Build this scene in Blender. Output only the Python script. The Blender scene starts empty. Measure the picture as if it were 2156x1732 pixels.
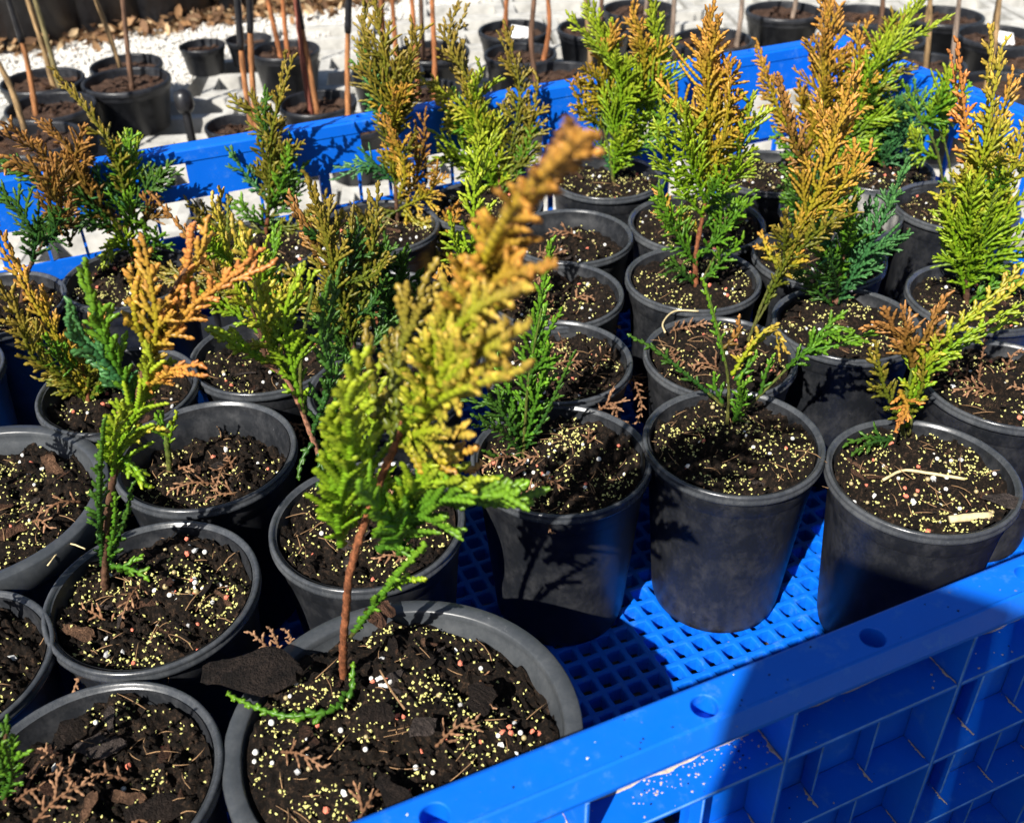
import bpy, math, random
import numpy as np
from mathutils import Vector, Matrix, noise

# ------------------------------------------------------------------ camera, light, exposure
R = 0.065            # 65 mm : one working unit = the rim radius of a seedling pot
GZ = -4.2            # ground level in working units (pot rims are at 0)
CAMZ, PITCH, ROLL, FPX = 6.4725, 0.620, -0.0236, 2150.0
PW, PH = 2155.0, 1732.0
sc = bpy.context.scene
SP, CP = math.sin(PITCH), math.cos(PITCH)
FWD = Vector((0, CP, -SP)); UPV = Vector((0, SP, CP)); XV = Vector((1, 0, 0))
cr_, sr_ = math.cos(ROLL), math.sin(ROLL)
CR = XV * cr_ + UPV * sr_; CU = XV * -sr_ + UPV * cr_
cam = bpy.data.cameras.new('camera'); co = bpy.data.objects.new('camera', cam)
sc.collection.objects.link(co); sc.camera = co
m3 = Matrix((CR, CU, -FWD)).transposed()
co.matrix_world = Matrix.Translation((0, 0, (CAMZ - GZ) * R)) @ m3.to_4x4()
cam.sensor_fit = 'HORIZONTAL'; cam.lens = 6.86; cam.sensor_width = 6.86 * PW / FPX
cam.clip_start = 0.01; cam.clip_end = 200
cam.dof.use_dof = True; cam.dof.focus_distance = 0.62; cam.dof.aperture_fstop = 2.6

SUN_AZ, SUN_EL = math.radians(61), math.radians(42)      # direction the light travels / height
w = bpy.data.worlds.new('World'); sc.world = w; w.use_nodes = True
nt = w.node_tree; nt.nodes.clear()
sky = nt.nodes.new('ShaderNodeTexSky'); sky.sky_type = 'NISHITA'; sky.sun_disc = False
sky.sun_elevation = SUN_EL
sdir = Vector((-math.cos(SUN_AZ), -math.sin(SUN_AZ)))     # where the sun stands
sky.sun_rotation = math.atan2(sdir.x, sdir.y)
bg = nt.nodes.new('ShaderNodeBackground'); bg.inputs[1].default_value = 0.055
out = nt.nodes.new('ShaderNodeOutputWorld')
nt.links.new(sky.outputs[0], bg.inputs[0]); nt.links.new(bg.outputs[0], out.inputs[0])
sl = bpy.data.lights.new('sun', 'SUN'); sl.energy = 5.0; sl.angle = math.radians(0.53); sl.color = (1, 0.955, 0.88)
so = bpy.data.objects.new('sun', sl); sc.collection.objects.link(so)
LD = Vector((math.cos(SUN_AZ) * math.cos(SUN_EL), math.sin(SUN_AZ) * math.cos(SUN_EL), -math.sin(SUN_EL)))
so.rotation_euler = LD.to_track_quat('-Z', 'Y').to_euler(); so.location = (-1, -2, 3)
sc.view_settings.view_transform = 'Standard'; sc.view_settings.look = 'None'
sc.view_settings.exposure = 0.85; sc.view_settings.gamma = 1

random.seed(7); rng = np.random.default_rng(7)
COL = sc.collection

# ------------------------------------------------------------------ helpers: places
def W(x, y, z): return Vector((x * R, y * R, (z - GZ) * R))
def ray(px, py):
    return FWD + CR * ((px - PW / 2) / FPX) + CU * (-(py - PH / 2) / FPX)
def at_z(px, py, z):
    d = ray(px, py); t = (z - CAMZ) / d.z
    return Vector((d.x * t, d.y * t, z))
def at_y(px, py, yb, lean=0.0, zb=0.0):
    d = ray(px, py); y = yb
    for _ in range(6):
        t = y / d.y; z = CAMZ + d.z * t; y = yb + lean * (z - zb)
    t = y / d.y
    return Vector((d.x * t, d.y * t, CAMZ + d.z * t))
TH = math.radians(23.5); TV = (math.cos(TH), math.sin(TH)); NV = (-math.sin(TH), math.cos(TH))
def C(t, n, z): return W(t * TV[0] + n * NV[0], t * TV[1] + n * NV[1], z)

# ------------------------------------------------------------------ helpers: objects
def mesh(name, V, F, mat=None, smooth=True, col=None):
    me = bpy.data.meshes.new(name)
    me.from_pydata([tuple(v) for v in V] if not isinstance(V, np.ndarray) else V.tolist(), [], F)
    if mat: me.materials.append(mat)
    if smooth: me.polygons.foreach_set('use_smooth', [True] * len(me.polygons))
    if col is not None:
        a = me.color_attributes.new('Col', 'FLOAT_COLOR', 'POINT')
        c = np.ones((len(col), 4), np.float32); c[:, :3] = col
        a.data.foreach_set('color', c.ravel())
    me.update()
    return me
def ob(name, me, parent=None, kind=None, label=None):
    o = bpy.data.objects.new(name, me); COL.objects.link(o)
    if parent is not None: o.parent = parent
    if kind: o['kind'] = kind
    if label: o['label'] = label
    return o
def tag(o, label, cat, group=None):
    o['label'] = label; o['category'] = cat
    if group: o['group'] = group
    return o
def empty(name, loc, label, cat, group=None):
    o = bpy.data.objects.new(name, None); COL.objects.link(o); o.location = loc
    o.empty_display_size = 0.02
    return tag(o, label, cat, group)
def box_geo(a, b, V, F, bev=0.0):
    """axis box between corners a,b with chamfered edges"""
    (x0, y0, z0), (x1, y1, z1) = a, b
    i = len(V)
    if bev <= 0:
        V += [(x, y, z) for z in (z0, z1) for y in (y0, y1) for x in (x0, x1)]
        F += [tuple(i + k for k in q) for q in ((0, 2, 3, 1), (4, 5, 7, 6), (0, 1, 5, 4), (2, 6, 7, 3), (0, 4, 6, 2), (1, 3, 7, 5))]
        return
    sx, sy, sz = (x0, x1), (y0, y1), (z0, z1)
    idx = {}
    for cx in (0, 1):
        for cy in (0, 1):
            for cz in (0, 1):
                X = (sx[cx], sx[cx] + (bev if cx == 0 else -bev)); Y = (sy[cy], sy[cy] + (bev if cy == 0 else -bev)); Z = (sz[cz], sz[cz] + (bev if cz == 0 else -bev))
                for ax, p in enumerate(((X[0], Y[1], Z[1]), (X[1], Y[0], Z[1]), (X[1], Y[1], Z[0]))):
                    idx[(cx, cy, cz, ax)] = len(V); V.append(p)
    def face(l, flip):
        F.append(tuple(l[::-1]) if flip else tuple(l))
    for s in (0, 1):
        face([idx[(s, 0, 0, 0)], idx[(s, 1, 0, 0)], idx[(s, 1, 1, 0)], idx[(s, 0, 1, 0)]], s == 0)
        face([idx[(0, s, 0, 1)], idx[(0, s, 1, 1)], idx[(1, s, 1, 1)], idx[(1, s, 0, 1)]], s == 0)
        face([idx[(0, 0, s, 2)], idx[(1, 0, s, 2)], idx[(1, 1, s, 2)], idx[(0, 1, s, 2)]], s == 0)
    for p in (0, 1):
        for q in (0, 1):
            face([idx[(0, p, q, 1)], idx[(1, p, q, 1)], idx[(1, p, q, 2)], idx[(0, p, q, 2)]], (p == q))
            face([idx[(p, 0, q, 0)], idx[(p, 1, q, 0)], idx[(p, 1, q, 2)], idx[(p, 0, q, 2)]], (p != q))
            face([idx[(p, q, 0, 0)], idx[(p, q, 1, 0)], idx[(p, q, 1, 1)], idx[(p, q, 0, 1)]], (p == q))
            for r_ in (0, 1):
                face([idx[(p, q, r_, 0)], idx[(p, q, r_, 1)], idx[(p, q, r_, 2)]], (p + q + r_) % 2 == 0)
def lathe(prof, seg, sc_=1.0, wob=0.0, seed=0):
    V, F = [], []
    for k in range(seg):
        a = 2 * math.pi * k / seg
        wv = 1 + wob * math.sin(2 * a + seed) + wob * .5 * math.sin(3 * a + seed * 2.1)
        for (r, z) in prof:
            V.append((r * wv * math.cos(a) * sc_, r * wv * math.sin(a) * sc_, z * sc_))
    n = len(prof)
    for k in range(seg):
        k2 = (k + 1) % seg
        for j in range(n - 1):
            F.append((k * n + j, k2 * n + j, k2 * n + j + 1, k * n + j + 1))
    return V, F
def tube(pts, rads, seg=8, cols=None, bump=0.0):
    """tapered tube along points -> V,F,(colours)"""
    V, F, Cc = [], [], []
    n = len(pts); up = Vector((.3, -1, .2)).normalized()
    for i, p in enumerate(pts):
        t = (pts[min(i + 1, n - 1)] - pts[max(i - 1, 0)]).normalized()
        s = t.cross(up)
        if s.length < 1e-3: s = t.cross(Vector((1, 0, 0)))
        s.normalize(); u = s.cross(t)
        for k in range(seg):
            a = 2 * math.pi * k / seg
            rr = rads[i] * (1 + bump * random.uniform(-1, 1))
            V.append(p + (s * math.cos(a) + u * math.sin(a)) * rr)
            if cols is not None: Cc.append(np.array(cols[i]) * random.uniform(.45, 1.45))
    for i in range(n - 1):
        for k in range(seg):
            F.append((i * seg + k, i * seg + (k + 1) % seg, (i + 1) * seg + (k + 1) % seg, (i + 1) * seg + k))
    F.append(tuple(range(seg))[::-1]); F.append(tuple((n - 1) * seg + k for k in range(seg)))
    return V, F, Cc
def smooth_path(P, step):
    """Catmull-Rom through P, resampled"""
    if len(P) == 2: Q = [P[0], P[0].lerp(P[1], .5), P[1]]
    else: Q = P
    E = [Q[0] * 2 - Q[1]] + list(Q) + [Q[-1] * 2 - Q[-2]]
    dense = []
    for i in range(1, len(E) - 2):
        p0, p1, p2, p3 = E[i - 1:i + 3]
        for k in range(12):
            t = k / 12
            dense.append(.5 * ((2 * p1) + (p2 - p0) * t + (2 * p0 - 5 * p1 + 4 * p2 - p3) * t * t + (3 * p1 - p0 - 3 * p2 + p3) * t ** 3))
    dense.append(E[-2])
    L = [0]
    for a, b in zip(dense, dense[1:]): L.append(L[-1] + (b - a).length)
    n = max(3, int(L[-1] / step)); res = []; j = 0
    for k in range(n + 1):
        s = L[-1] * k / n
        while j < len(L) - 2 and L[j + 1] < s: j += 1
        f = (s - L[j]) / max(1e-9, L[j + 1] - L[j])
        res.append(dense[j].lerp(dense[j + 1], min(1, f)))
    return res

# ------------------------------------------------------------------ materials
def new_mat(name):
    m = bpy.data.materials.new(name); m.use_nodes = True
    n = m.node_tree; b = n.nodes['Principled BSDF']
    return m, n, b
def N(n, t, **kw):
    x = n.nodes.new(t)
    for k, v in kw.items():
        if k in ('inputs',):
            for kk, vv in v.items(): x.inputs[kk].default_value = vv
        else: setattr(x, k, v)
    return x
def noise_node(n, scale, detail=4, rough=.6, obj=True):
    tc = N(n, 'ShaderNodeTexCoord')
    x = N(n, 'ShaderNodeTexNoise'); x.inputs['Scale'].default_value = scale
    x.inputs['Detail'].default_value = detail; x.inputs['Roughness'].default_value = rough
    n.links.new(tc.outputs['Object'], x.inputs['Vector'])
    return x
def ramp(n, src, stops):
    r = N(n, 'ShaderNodeValToRGB'); e = r.color_ramp.elements
    while len(e) < len(stops): e.new(.5)
    for el, (p, c) in zip(e, stops): el.position = p; el.color = (*c, 1) if len(c) == 3 else c
    n.links.new(src, r.inputs[0]); return r
def bump(n, b, src, strength, dist=.002):
    x = N(n, 'ShaderNodeBump'); x.inputs['Strength'].default_value = strength; x.inputs['Distance'].default_value = dist
    n.links.new(src, x.inputs['Height']); n.links.new(x.outputs[0], b.inputs['Normal'])
def simple(name, c, rough=.6, scale=60, var=.35, bmp=0, spec=.5):
    m, n, b = new_mat(name); x = noise_node(n, scale)
    lo = tuple(v * (1 - var) for v in c); hi = tuple(min(1, v * (1 + var)) for v in c)
    r = ramp(n, x.outputs['Fac'], [(.3, lo), (.7, hi)]); n.links.new(r.outputs[0], b.inputs['Base Color'])
    b.inputs['Roughness'].default_value = rough; b.inputs['Specular IOR Level'].default_value = spec
    if bmp: bump(n, b, x.outputs['Fac'], bmp)
    return m
def vcol_mat(name, rough=.5, transl=0.0, spec=.4, bmp=0, bscale=900):
    m, n, b = new_mat(name); a = N(n, 'ShaderNodeAttribute', attribute_name='Col')
    n.links.new(a.outputs['Color'], b.inputs['Base Color']); b.inputs['Roughness'].default_value = rough
    b.inputs['Specular IOR Level'].default_value = spec
    if bmp:
        x = noise_node(n, bscale, 5, .7); bump(n, b, x.outputs['Fac'], bmp, .001 if bscale > 50 else .12)
        r = ramp(n, x.outputs['Fac'], [(.3, (.35, .33, .3)), (.7, (1.5, 1.45, 1.4))])
        mu = N(n, 'ShaderNodeMixRGB', blend_type='MULTIPLY'); mu.inputs[0].default_value = .8
        n.links.new(a.outputs['Color'], mu.inputs[1]); n.links.new(r.outputs[0], mu.inputs[2]); n.links.new(mu.outputs[0], b.inputs['Base Color'])
    if transl:
        t = N(n, 'ShaderNodeBsdfTranslucent'); n.links.new(a.outputs['Color'], t.inputs[0])
        mx = N(n, 'ShaderNodeMixShader'); mx.inputs[0].default_value = transl
        o = n.nodes['Material Output']
        n.links.new(b.outputs[0], mx.inputs[1]); n.links.new(t.outputs[0], mx.inputs[2]); n.links.new(mx.outputs[0], o.inputs[0])
    return m
def blue_plastic():
    m, n, b = new_mat('blue_plastic')
    x = noise_node(n, 9, 8, .7); y = noise_node(n, 70, 6, .75); z = noise_node(n, 300, 3, .6)
    c = ramp(n, x.outputs['Fac'], [(.3, (.0004, .108, .60)), (.7, (.0006, .132, .70))])
    sc_ = ramp(n, y.outputs['Fac'], [(.56, (0, 0, 0)), (.74, (1, 1, 1))])          # scuffs
    mx = N(n, 'ShaderNodeMixRGB'); mx.inputs[2].default_value = (.09, .25, .60, 1)
    mul = N(n, 'ShaderNodeMath', operation='MULTIPLY'); mul.inputs[1].default_value = .5
    n.links.new(sc_.outputs[0], mul.inputs[0]); n.links.new(mul.outputs[0], mx.inputs[0]); n.links.new(c.outputs[0], mx.inputs[1])
    sp = ramp(n, z.outputs['Fac'], [(.72, (0, 0, 0)), (.76, (1, 1, 1))])           # dirt specks
    mx2 = N(n, 'ShaderNodeMixRGB'); mx2.inputs[2].default_value = (.16, .17, .2, 1)
    n.links.new(sp.outputs[0], mx2.inputs[0]); n.links.new(mx.outputs[0], mx2.inputs[1])
    n.links.new(mx2.outputs[0], b.inputs['Base Color'])
    rr = ramp(n, y.outputs['Fac'], [(.3, (.42,) * 3), (.75, (.65,) * 3)]); n.links.new(rr.outputs[0], b.inputs['Roughness'])
    b.inputs['Specular IOR Level'].default_value = .3
    bump(n, b, y.outputs['Fac'], .12, .001)
    return m
def black_plastic(name, base, dust, amt, rough):
    m, n, b = new_mat(name)
    x = noise_node(n, 14, 8, .75); y = noise_node(n, 130, 5, .7)
    tc = N(n, 'ShaderNodeTexCoord'); mp = N(n, 'ShaderNodeMapping'); mp.inputs['Scale'].default_value = (1, 1, .6)
    mp.inputs['Rotation'].default_value = (0, .35, 0)
    s = N(n, 'ShaderNodeTexNoise'); s.inputs['Scale'].default_value = 90; s.inputs['Detail'].default_value = 6; s.inputs['Roughness'].default_value = .8
    n.links.new(tc.outputs['Object'], mp.inputs[0]); n.links.new(mp.outputs[0], s.inputs['Vector'])
    mu = N(n, 'ShaderNodeMath', operation='MULTIPLY'); n.links.new(x.outputs['Fac'], mu.inputs[0]); n.links.new(s.outputs['Fac'], mu.inputs[1])
    r = ramp(n, mu.outputs[0], [(.20, (0, 0, 0)), (.42, (amt, amt, amt))])
    sp = ramp(n, y.outputs['Fac'], [(.68, (0, 0, 0)), (.74, (.8, .8, .8))])
    ad = N(n, 'ShaderNodeMath', operation='ADD', use_clamp=True); n.links.new(r.outputs[0], ad.inputs[0]); n.links.new(sp.outputs[0], ad.inputs[1])
    mx = N(n, 'ShaderNodeMixRGB'); mx.inputs[1].default_value = (*base, 1); mx.inputs[2].default_value = (*dust, 1)
    n.links.new(ad.outputs[0], mx.inputs[0]); n.links.new(mx.outputs[0], b.inputs['Base Color'])
    rr = N(n, 'ShaderNodeMath', operation='MULTIPLY_ADD', use_clamp=True); rr.inputs[1].default_value = .35; rr.inputs[2].default_value = rough
    n.links.new(ad.outputs[0], rr.inputs[0]); n.links.new(rr.outputs[0], b.inputs['Roughness'])
    bump(n, b, s.outputs['Fac'], .08, .001)
    return m
def soil_mat(name, lo, mid, hi):
    m, n, b = new_mat(name)
    x = noise_node(n, 380, 6, .75); y = noise_node(n, 70, 4, .6)
    r = ramp(n, x.outputs['Fac'], [(.3, lo), (.52, mid), (.72, hi)])
    r2 = ramp(n, y.outputs['Fac'], [(.35, (.55, .5, .45)), (.65, (1.2, 1.15, 1.1))])
    mx = N(n, 'ShaderNodeMixRGB', blend_type='MULTIPLY'); mx.inputs[0].default_value = 1
    n.links.new(r.outputs[0], mx.inputs[1]); n.links.new(r2.outputs[0], mx.inputs[2]); n.links.new(mx.outputs[0], b.inputs['Base Color'])
    b.inputs['Roughness'].default_value = .95; b.inputs['Specular IOR Level'].default_value = .2
    bump(n, b, x.outputs['Fac'], .9, .003)
    return m
M = {}
M['blue'] = blue_plastic()
M['worn'] = simple('worn_blue_edge', (.085, .235, .56), .6, 90, .45)
M['pot'] = black_plastic('pot_plastic', (.011, .0125, .0155), (.10, .10, .105), .42, .42)
M['rim'] = black_plastic('pot_rim_plastic', (.036, .040, .046), (.15, .155, .16), .5, .22)
M['bigpot'] = black_plastic('large_pot_plastic', (.042, .047, .053), (.14, .145, .15), .35, .34)
M['chalk'] = black_plastic('limescaled_plastic', (.10, .10, .10), (.5, .48, .44), 1.0, .5)
M['farpot'] = black_plastic('sapling_pot_plastic', (.010, .011, .014), (.06, .062, .07), .6, .35)
M['soil'] = soil_mat('potting_soil', (.0022, .0016, .0012), (.011, .0075, .005), (.10, .062, .040))
M['mulch'] = soil_mat('brown_mulch', (.018, .010, .007), (.07, .042, .03), (.19, .12, .09))
M['leaf'] = vcol_mat('scale_leaf', .42, .22, .45)
M['bark'] = vcol_mat('seedling_bark', .7, 0, .3, .5, 700)
M['chip'] = vcol_mat('bark_chip', .85, 0, .2, 1.0, 7)
M['fleck'] = simple('yellow_granule', (.64, .60, .20), .8, 200, .2)
M['white'] = simple('white_prill', (.74, .73, .68), .5, 300, .12)
M['tanp'] = simple('tan_prill', (.36, .29, .14), .35, 300, .2)
M['pink'] = simple('pink_granule', (.72, .20, .12), .75, 400, .25, .3)
M['grey'] = simple('grey_perlite', (.42, .42, .41), .8, 400, .25, .3)
M['dust'] = simple('tan_dirt', (.52, .42, .30), .95, 500, .25, .4)
M['straw'] = simple('pale_straw', (.62, .50, .27), .7, 300, .2)
M['root'] = simple('dry_root', (.26, .15, .07), .85, 300, .3)
M['concrete'] = simple('concrete_block_face', (.43, .42, .39), .95, 28, .32, .6)
M['ground'] = simple('ground_concrete', (.20, .18, .155), .95, 40, .22, .5)
M['gravel'] = simple('white_gravel', (.62, .60, .56), .9, 90, .2)
M['tagw'] = simple('white_tag_plastic', (.8, .8, .8), .5, 80, .05)
M['tape'] = simple('black_tape', (.012, .012, .014), .35, 90, .4)
M['wood'] = simple('grey_timber', (.23, .19, .15), .85, 30, .3, .3)
M['dead'] = vcol_mat('dry_leaf', .8, .15, .2)

# ------------------------------------------------------------------ ground
def sheet(name, x0, x1, y0, y1, z, mat, div=1):
    V = [W(x0 + (x1 - x0) * i / div, y0 + (y1 - y0) * j / div, z) for j in range(div + 1) for i in range(div + 1)]
    F = [(j * (div + 1) + i, j * (div + 1) + i + 1, (j + 1) * (div + 1) + i + 1, (j + 1) * (div + 1) + i) for j in range(div) for i in range(div)]
    return ob(name, mesh(name, V, F, mat, False), None, 'structure')
sheet('ground', -600, 600, -600, 600, GZ, M['ground'])

# ------------------------------------------------------------------ the blue crate
RAIL, FLOORZ = 1.25, -2.1
N0, N1, T0, T1 = 3.48, 14.42, -5.0, 12.6
DEP = .36
crate = empty('plastic_crate', C((T0 + T1) / 2, (N0 + N1) / 2, GZ),
              'large bright blue plastic crate with ribbed walls holding all the cedar seedlings', 'crate')
CI = crate.location.copy()
def cpart(name, V, F, mat=M['blue'], smooth=False, parent=None, kind=None):
    """V given in (t,n,z) working units"""
    me = mesh(name, [C(*v) - CI for v in V], F, mat, smooth)
    o = ob(name, me, parent or crate, kind)
    return o
# floor lattice : square holes, rounded bars
p = .232; nt_, nn_ = int((T1 - T0) / p), int((N1 - N0) / p)
V, F = [], []
hw = .079
for i in range(nt_):
    for j in range(nn_):
        cx, cy = T0 + (i + .5) * p, N0 + (j + .5) * p
        b = len(V); e = p / 2
        V += [(cx + x * e, cy + y * e, FLOORZ) for x, y in ((-1, -1), (0, -1), (1, -1), (1, 0), (1, 1), (0, 1), (-1, 1), (-1, 0))]
        for (h_, z) in ((hw + .020, FLOORZ - .002), (hw + .007, FLOORZ - .014), (hw, FLOORZ - .05), (hw - .004, FLOORZ - .17)):
            V += [(cx + x * h_, cy + y * h_, z) for x, y in ((-.90, -.90), (0, -1), (.90, -.90), (1, 0), (.90, .90), (0, 1), (-.90, .90), (-1, 0))]
        for l in range(4):
            for k in range(8):
                F.append((b + l * 8 + k, b + l * 8 + (k + 1) % 8, b + (l + 1) * 8 + (k + 1) % 8, b + (l + 1) * 8 + k))
cpart('floor_grid', V, F, M['blue'], False)
HOLES = [-4.3, -3.1, -1.8, -.45, .9, 2.70, 4.02, 5.4, 6.8, 8.2, 9.6, 11.0, 12.2]
def wall(name, frm, L0, L1, holes, panel_holes, minor, zb, outer_recess=True):
    """frm(s,d,z)->(t,n,z); s along, d outward from inner face"""
    P = lambda v: frm(*v)
    # panel (inner skin) with rectangular openings
    ss = sorted(set([L0, L1] + [h[0] for h in panel_holes] + [h[1] for h in panel_holes]))
    zs = sorted(set([zb, RAIL - .10] + [h[2] for h in panel_holes] + [h[3] for h in panel_holes]))
    def solid(i, j):
        if i < 0 or j < 0 or i >= len(ss) - 1 or j >= len(zs) - 1: return False
        x, z = (ss[i] + ss[i + 1]) / 2, (zs[j] + zs[j + 1]) / 2
        return not any(h[0] < x < h[1] and h[2] < z < h[3] for h in panel_holes)
    V, F = [], []
    def q(a, b_, c, d): i = len(V); V.extend([P(a), P(b_), P(c), P(d)]); F.append((i, i + 1, i + 2, i + 3))
    d0, d1 = .012, .06
    for i in range(len(ss) - 1):
        for j in range(len(zs) - 1):
            if not solid(i, j): continue
            a, b_, z0, z1 = ss[i], ss[i + 1], zs[j], zs[j + 1]
            q((a, d0, z0), (b_, d0, z0), (b_, d0, z1), (a, d0, z1)); q((b_, d1, z0), (a, d1, z0), (a, d1, z1), (b_, d1, z1))
            if not solid(i - 1, j): q((a, d1, z0), (a, d0, z0), (a, d0, z1), (a, d1, z1))
            if not solid(i + 1, j): q((b_, d0, z0), (b_, d1, z0), (b_, d1, z1), (b_, d0, z1))
            if not solid(i, j - 1): q((a, d1, z0), (b_, d1, z0), (b_, d0, z0), (a, d0, z0))
            if not solid(i, j + 1): q((a, d0, z1), (b_, d0, z1), (b_, d1, z1), (a, d1, z1))
    pan = cpart(name, V, F)
    # rail : flat top with round holes, sloped outer lip, inner rounded edge
    V, F = [], []
    cuts = [L0] + [(a + b_) / 2 for a, b_ in zip(holes, holes[1:])] + [L1]
    yi, yo, hr, yc = .03, DEP - .075, .086, .175
    for h, a, b_ in zip(holes, cuts, cuts[1:]):
        K = 32; i0 = len(V); rect = []
        for k in range(K):
            an = 2 * math.pi * k / K; cx, cy = math.cos(an), math.sin(an)
            sc2 = min((((b_ - h) if cx > 0 else (h - a)) / abs(cx)) if abs(cx) > 1e-6 else 9e9, (((yo - yc) if cy > 0 else (yc - yi)) / abs(cy)) if abs(cy) > 1e-6 else 9e9)
            rect.append([h + cx * sc2, yc + cy * sc2])
        for cxn, cyn in ((a, yi), (a, yo), (b_, yi), (b_, yo)):
            k = min(range(K), key=lambda k: (rect[k][0] - cxn) ** 2 * .01 + (rect[k][1] - cyn) ** 2 + (0 if abs(rect[k][0] - cxn) < (b_ - a) else 9))
            ang = math.atan2(cyn - yc, cxn - h) % (2 * math.pi); k = int(round(ang / (2 * math.pi) * K)) % K
            rect[k] = [cxn, cyn]
        for k in range(K):
            an = 2 * math.pi * k / K; cx, cy = math.cos(an), math.sin(an)
            V.append(P((rect[k][0], rect[k][1], RAIL)))
            V.append(P((h + cx * (hr + .006), yc + cy * (hr + .006), RAIL)))
            V.append(P((h + cx * hr, yc + cy * hr, RAIL - .008)))
            V.append(P((h + cx * hr, yc + cy * hr, RAIL - .165)))
            V.append(P((h, yc, RAIL - .166)))
        for k in range(K):
            k2 = (k + 1) % K
            for l in range(4): F.append((i0 + k * 5 + l, i0 + k2 * 5 + l, i0 + k2 * 5 + l + 1, i0 + k * 5 + l + 1))
    n_s = 60
    prof = [(0, RAIL - .18), (0, RAIL - .03), (.010, RAIL - .010), (yi, RAIL)]
    prof2 = [(yo, RAIL), (yo + .02, RAIL - .008), (DEP - .012, RAIL - .12), (DEP, RAIL - .15), (DEP - .004, RAIL - .19), (DEP - .03, RAIL - .19), (.05, RAIL - .19)]
    for pr in (prof, prof2):
        i0 = len(V); m_ = len(pr)
        for k in range(n_s + 1):
            s = L0 + (L1 - L0) * k / n_s
            for (d, z) in pr: V.append(P((s, d + .004 * math.sin(s * 1.3) * (d > .2), z + .004 * math.sin(s * .9 + 1))))
        for k in range(n_s):
            for l in range(m_ - 1): F.append((i0 + k * m_ + l, i0 + (k + 1) * m_ + l, i0 + (k + 1) * m_ + l + 1, i0 + k * m_ + l + 1))
    cpart('rail', V, F, M['blue'], False, pan)
    # ribs
    def rib(nm, a, b_):
        V, F = [], []; box_geo(a, b_, V, F, .008)
        o = cpart(nm, [P(v) for v in V], F, M['blue'], False, pan)
        o.data.materials.append(M['worn'])
        o.data.polygons.foreach_set('material_index', [0] * 6 + [1] * (len(F) - 6))
    s0 = 3.30 - 1.51 * math.floor((3.30 - L0) / 1.51)
    main = []; s = s0
    while s < L1: main.append(s); s += 1.51
    zr = [.55, -.37, -1.30, -2.22, -3.1]
    for s in main: rib('vertical_rib', (s - .016, .0605, zb), (s + .016, DEP, RAIL - .192))
    edges = [L0] + main + [L1]
    for a, b_ in zip(edges, edges[1:]):
        if b_ - a < .1: continue
        for z in zr:
            if z < zb: continue
            rib('horizontal_rib', (a + .0165, .061, z - .02), (b_ - .0165, DEP - .004, z + .016))
            if minor and a > minor[0] and b_ < minor[1]:
                for f in (1 / 3, 2 / 3):
                    s = a + (b_ - a) * f; z2 = max(zb, z - .92)
                    rib('minor_rib', (s - .012, .0612, z2 + .0165), (s + .012, DEP - .16, z - .0205))
    return pan
zb_ = GZ + .02
near_h = [(.35, .75, .6, 1.0), (.9, 1.3, -.3, .45), (1.95, 2.2, .62, 1.02), (2.45, 2.75, -.3, .45)]
wall('near_wall', lambda s, d, z: (s, N0 - d, z), T0 - DEP, T1 + DEP, HOLES, near_h, (1.0, 8), zb_)
rh = []
s = 3.30 - 1.51 * 5
while s < T1:
    tall = s > 6.0
    if not tall: rh += [(s + .08, s + .52, -.02, .52), (s + .56, s + 1.0, -.02, .52), (s + 1.04, s + 1.44, -.02, .52)]
    else: rh += [(s + .15, s + .62, .02, .52), (s + .85, s + 1.35, .02, .52)]
    rh += [(s + .06, s + .72, -1.25, -.30), (s + .80, s + 1.45, -1.25, -.30), (s + .06, s + 1.45, -2.0, -1.4), (s + .06, s + 1.45, -3.9, -2.45)]
    if not tall and int(round((s - 3.3) / 1.51)) % 2 == 0: rh.append((s + .62, s + 1.08, .74, 1.05))
    s += 1.51
wall('rear_wall', lambda s, d, z: (s, N1 + d, z), T0 - DEP, T1 + DEP, HOLES, [h for h in rh if h[1] < T1 and h[0] > T0], None, zb_)
eh = []
s = 3.30 + .06
while s < N1 - 1:
    eh += [(s + .1, s + .5, -.7, .52), (s + .56, s + .96, -.7, .52), (s + 1.02, s + 1.4, -.7, .52), (s + .1, s + 1.4, -2.0, -.9)]
    s += 1.51
EH = [4.2, 5.6, 7.0, 8.4, 9.8, 11.2, 12.6, 13.9]
eh = [h for h in eh if h[0] > N0 + .1 and h[1] < N1 - .1]
wall('right_wall', lambda s, d, z: (T1 + d, s, z), N0 + .002, N1 - .002, EH, eh, None, zb_)
wall('left_wall', lambda s, d, z: (T0 - d, s, z), N0 + .002, N1 - .002, EH, eh, None, zb_)
# dirt caught on the shelves of the near wall
V, F = [], []
def deposit(t, n0_, n1_, z, wmax, along):
    """irregular low ridge of dry dirt; along=True runs in t"""
    b = len(V); K = 14
    for k in range(K + 1):
        u = k / K; wd = wmax * (math.sin(math.pi * min(1, u * 1.1 + .05)) * .7 + .3) * random.uniform(.25, 1.2)
        if along: a, c = (t + (n1_ - t) * u, n0_, z), (t + (n1_ - t) * u, n0_ - wd, z + .002)
        else: a, c = (t, n0_ + (n1_ - n0_) * u, z), (t - wd, n0_ + (n1_ - n0_) * u, z + .002)
        mid = ((a[0] + c[0]) / 2, (a[1] + c[1]) / 2, z + .012 * random.uniform(.5, 1))
        V.extend([a, mid, c])
    for k in range(K):
        for l in (0, 1): F.append((b + k * 3 + l, b + (k + 1) * 3 + l, b + (k + 1) * 3 + l + 1, b + k * 3 + l + 1))
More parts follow.
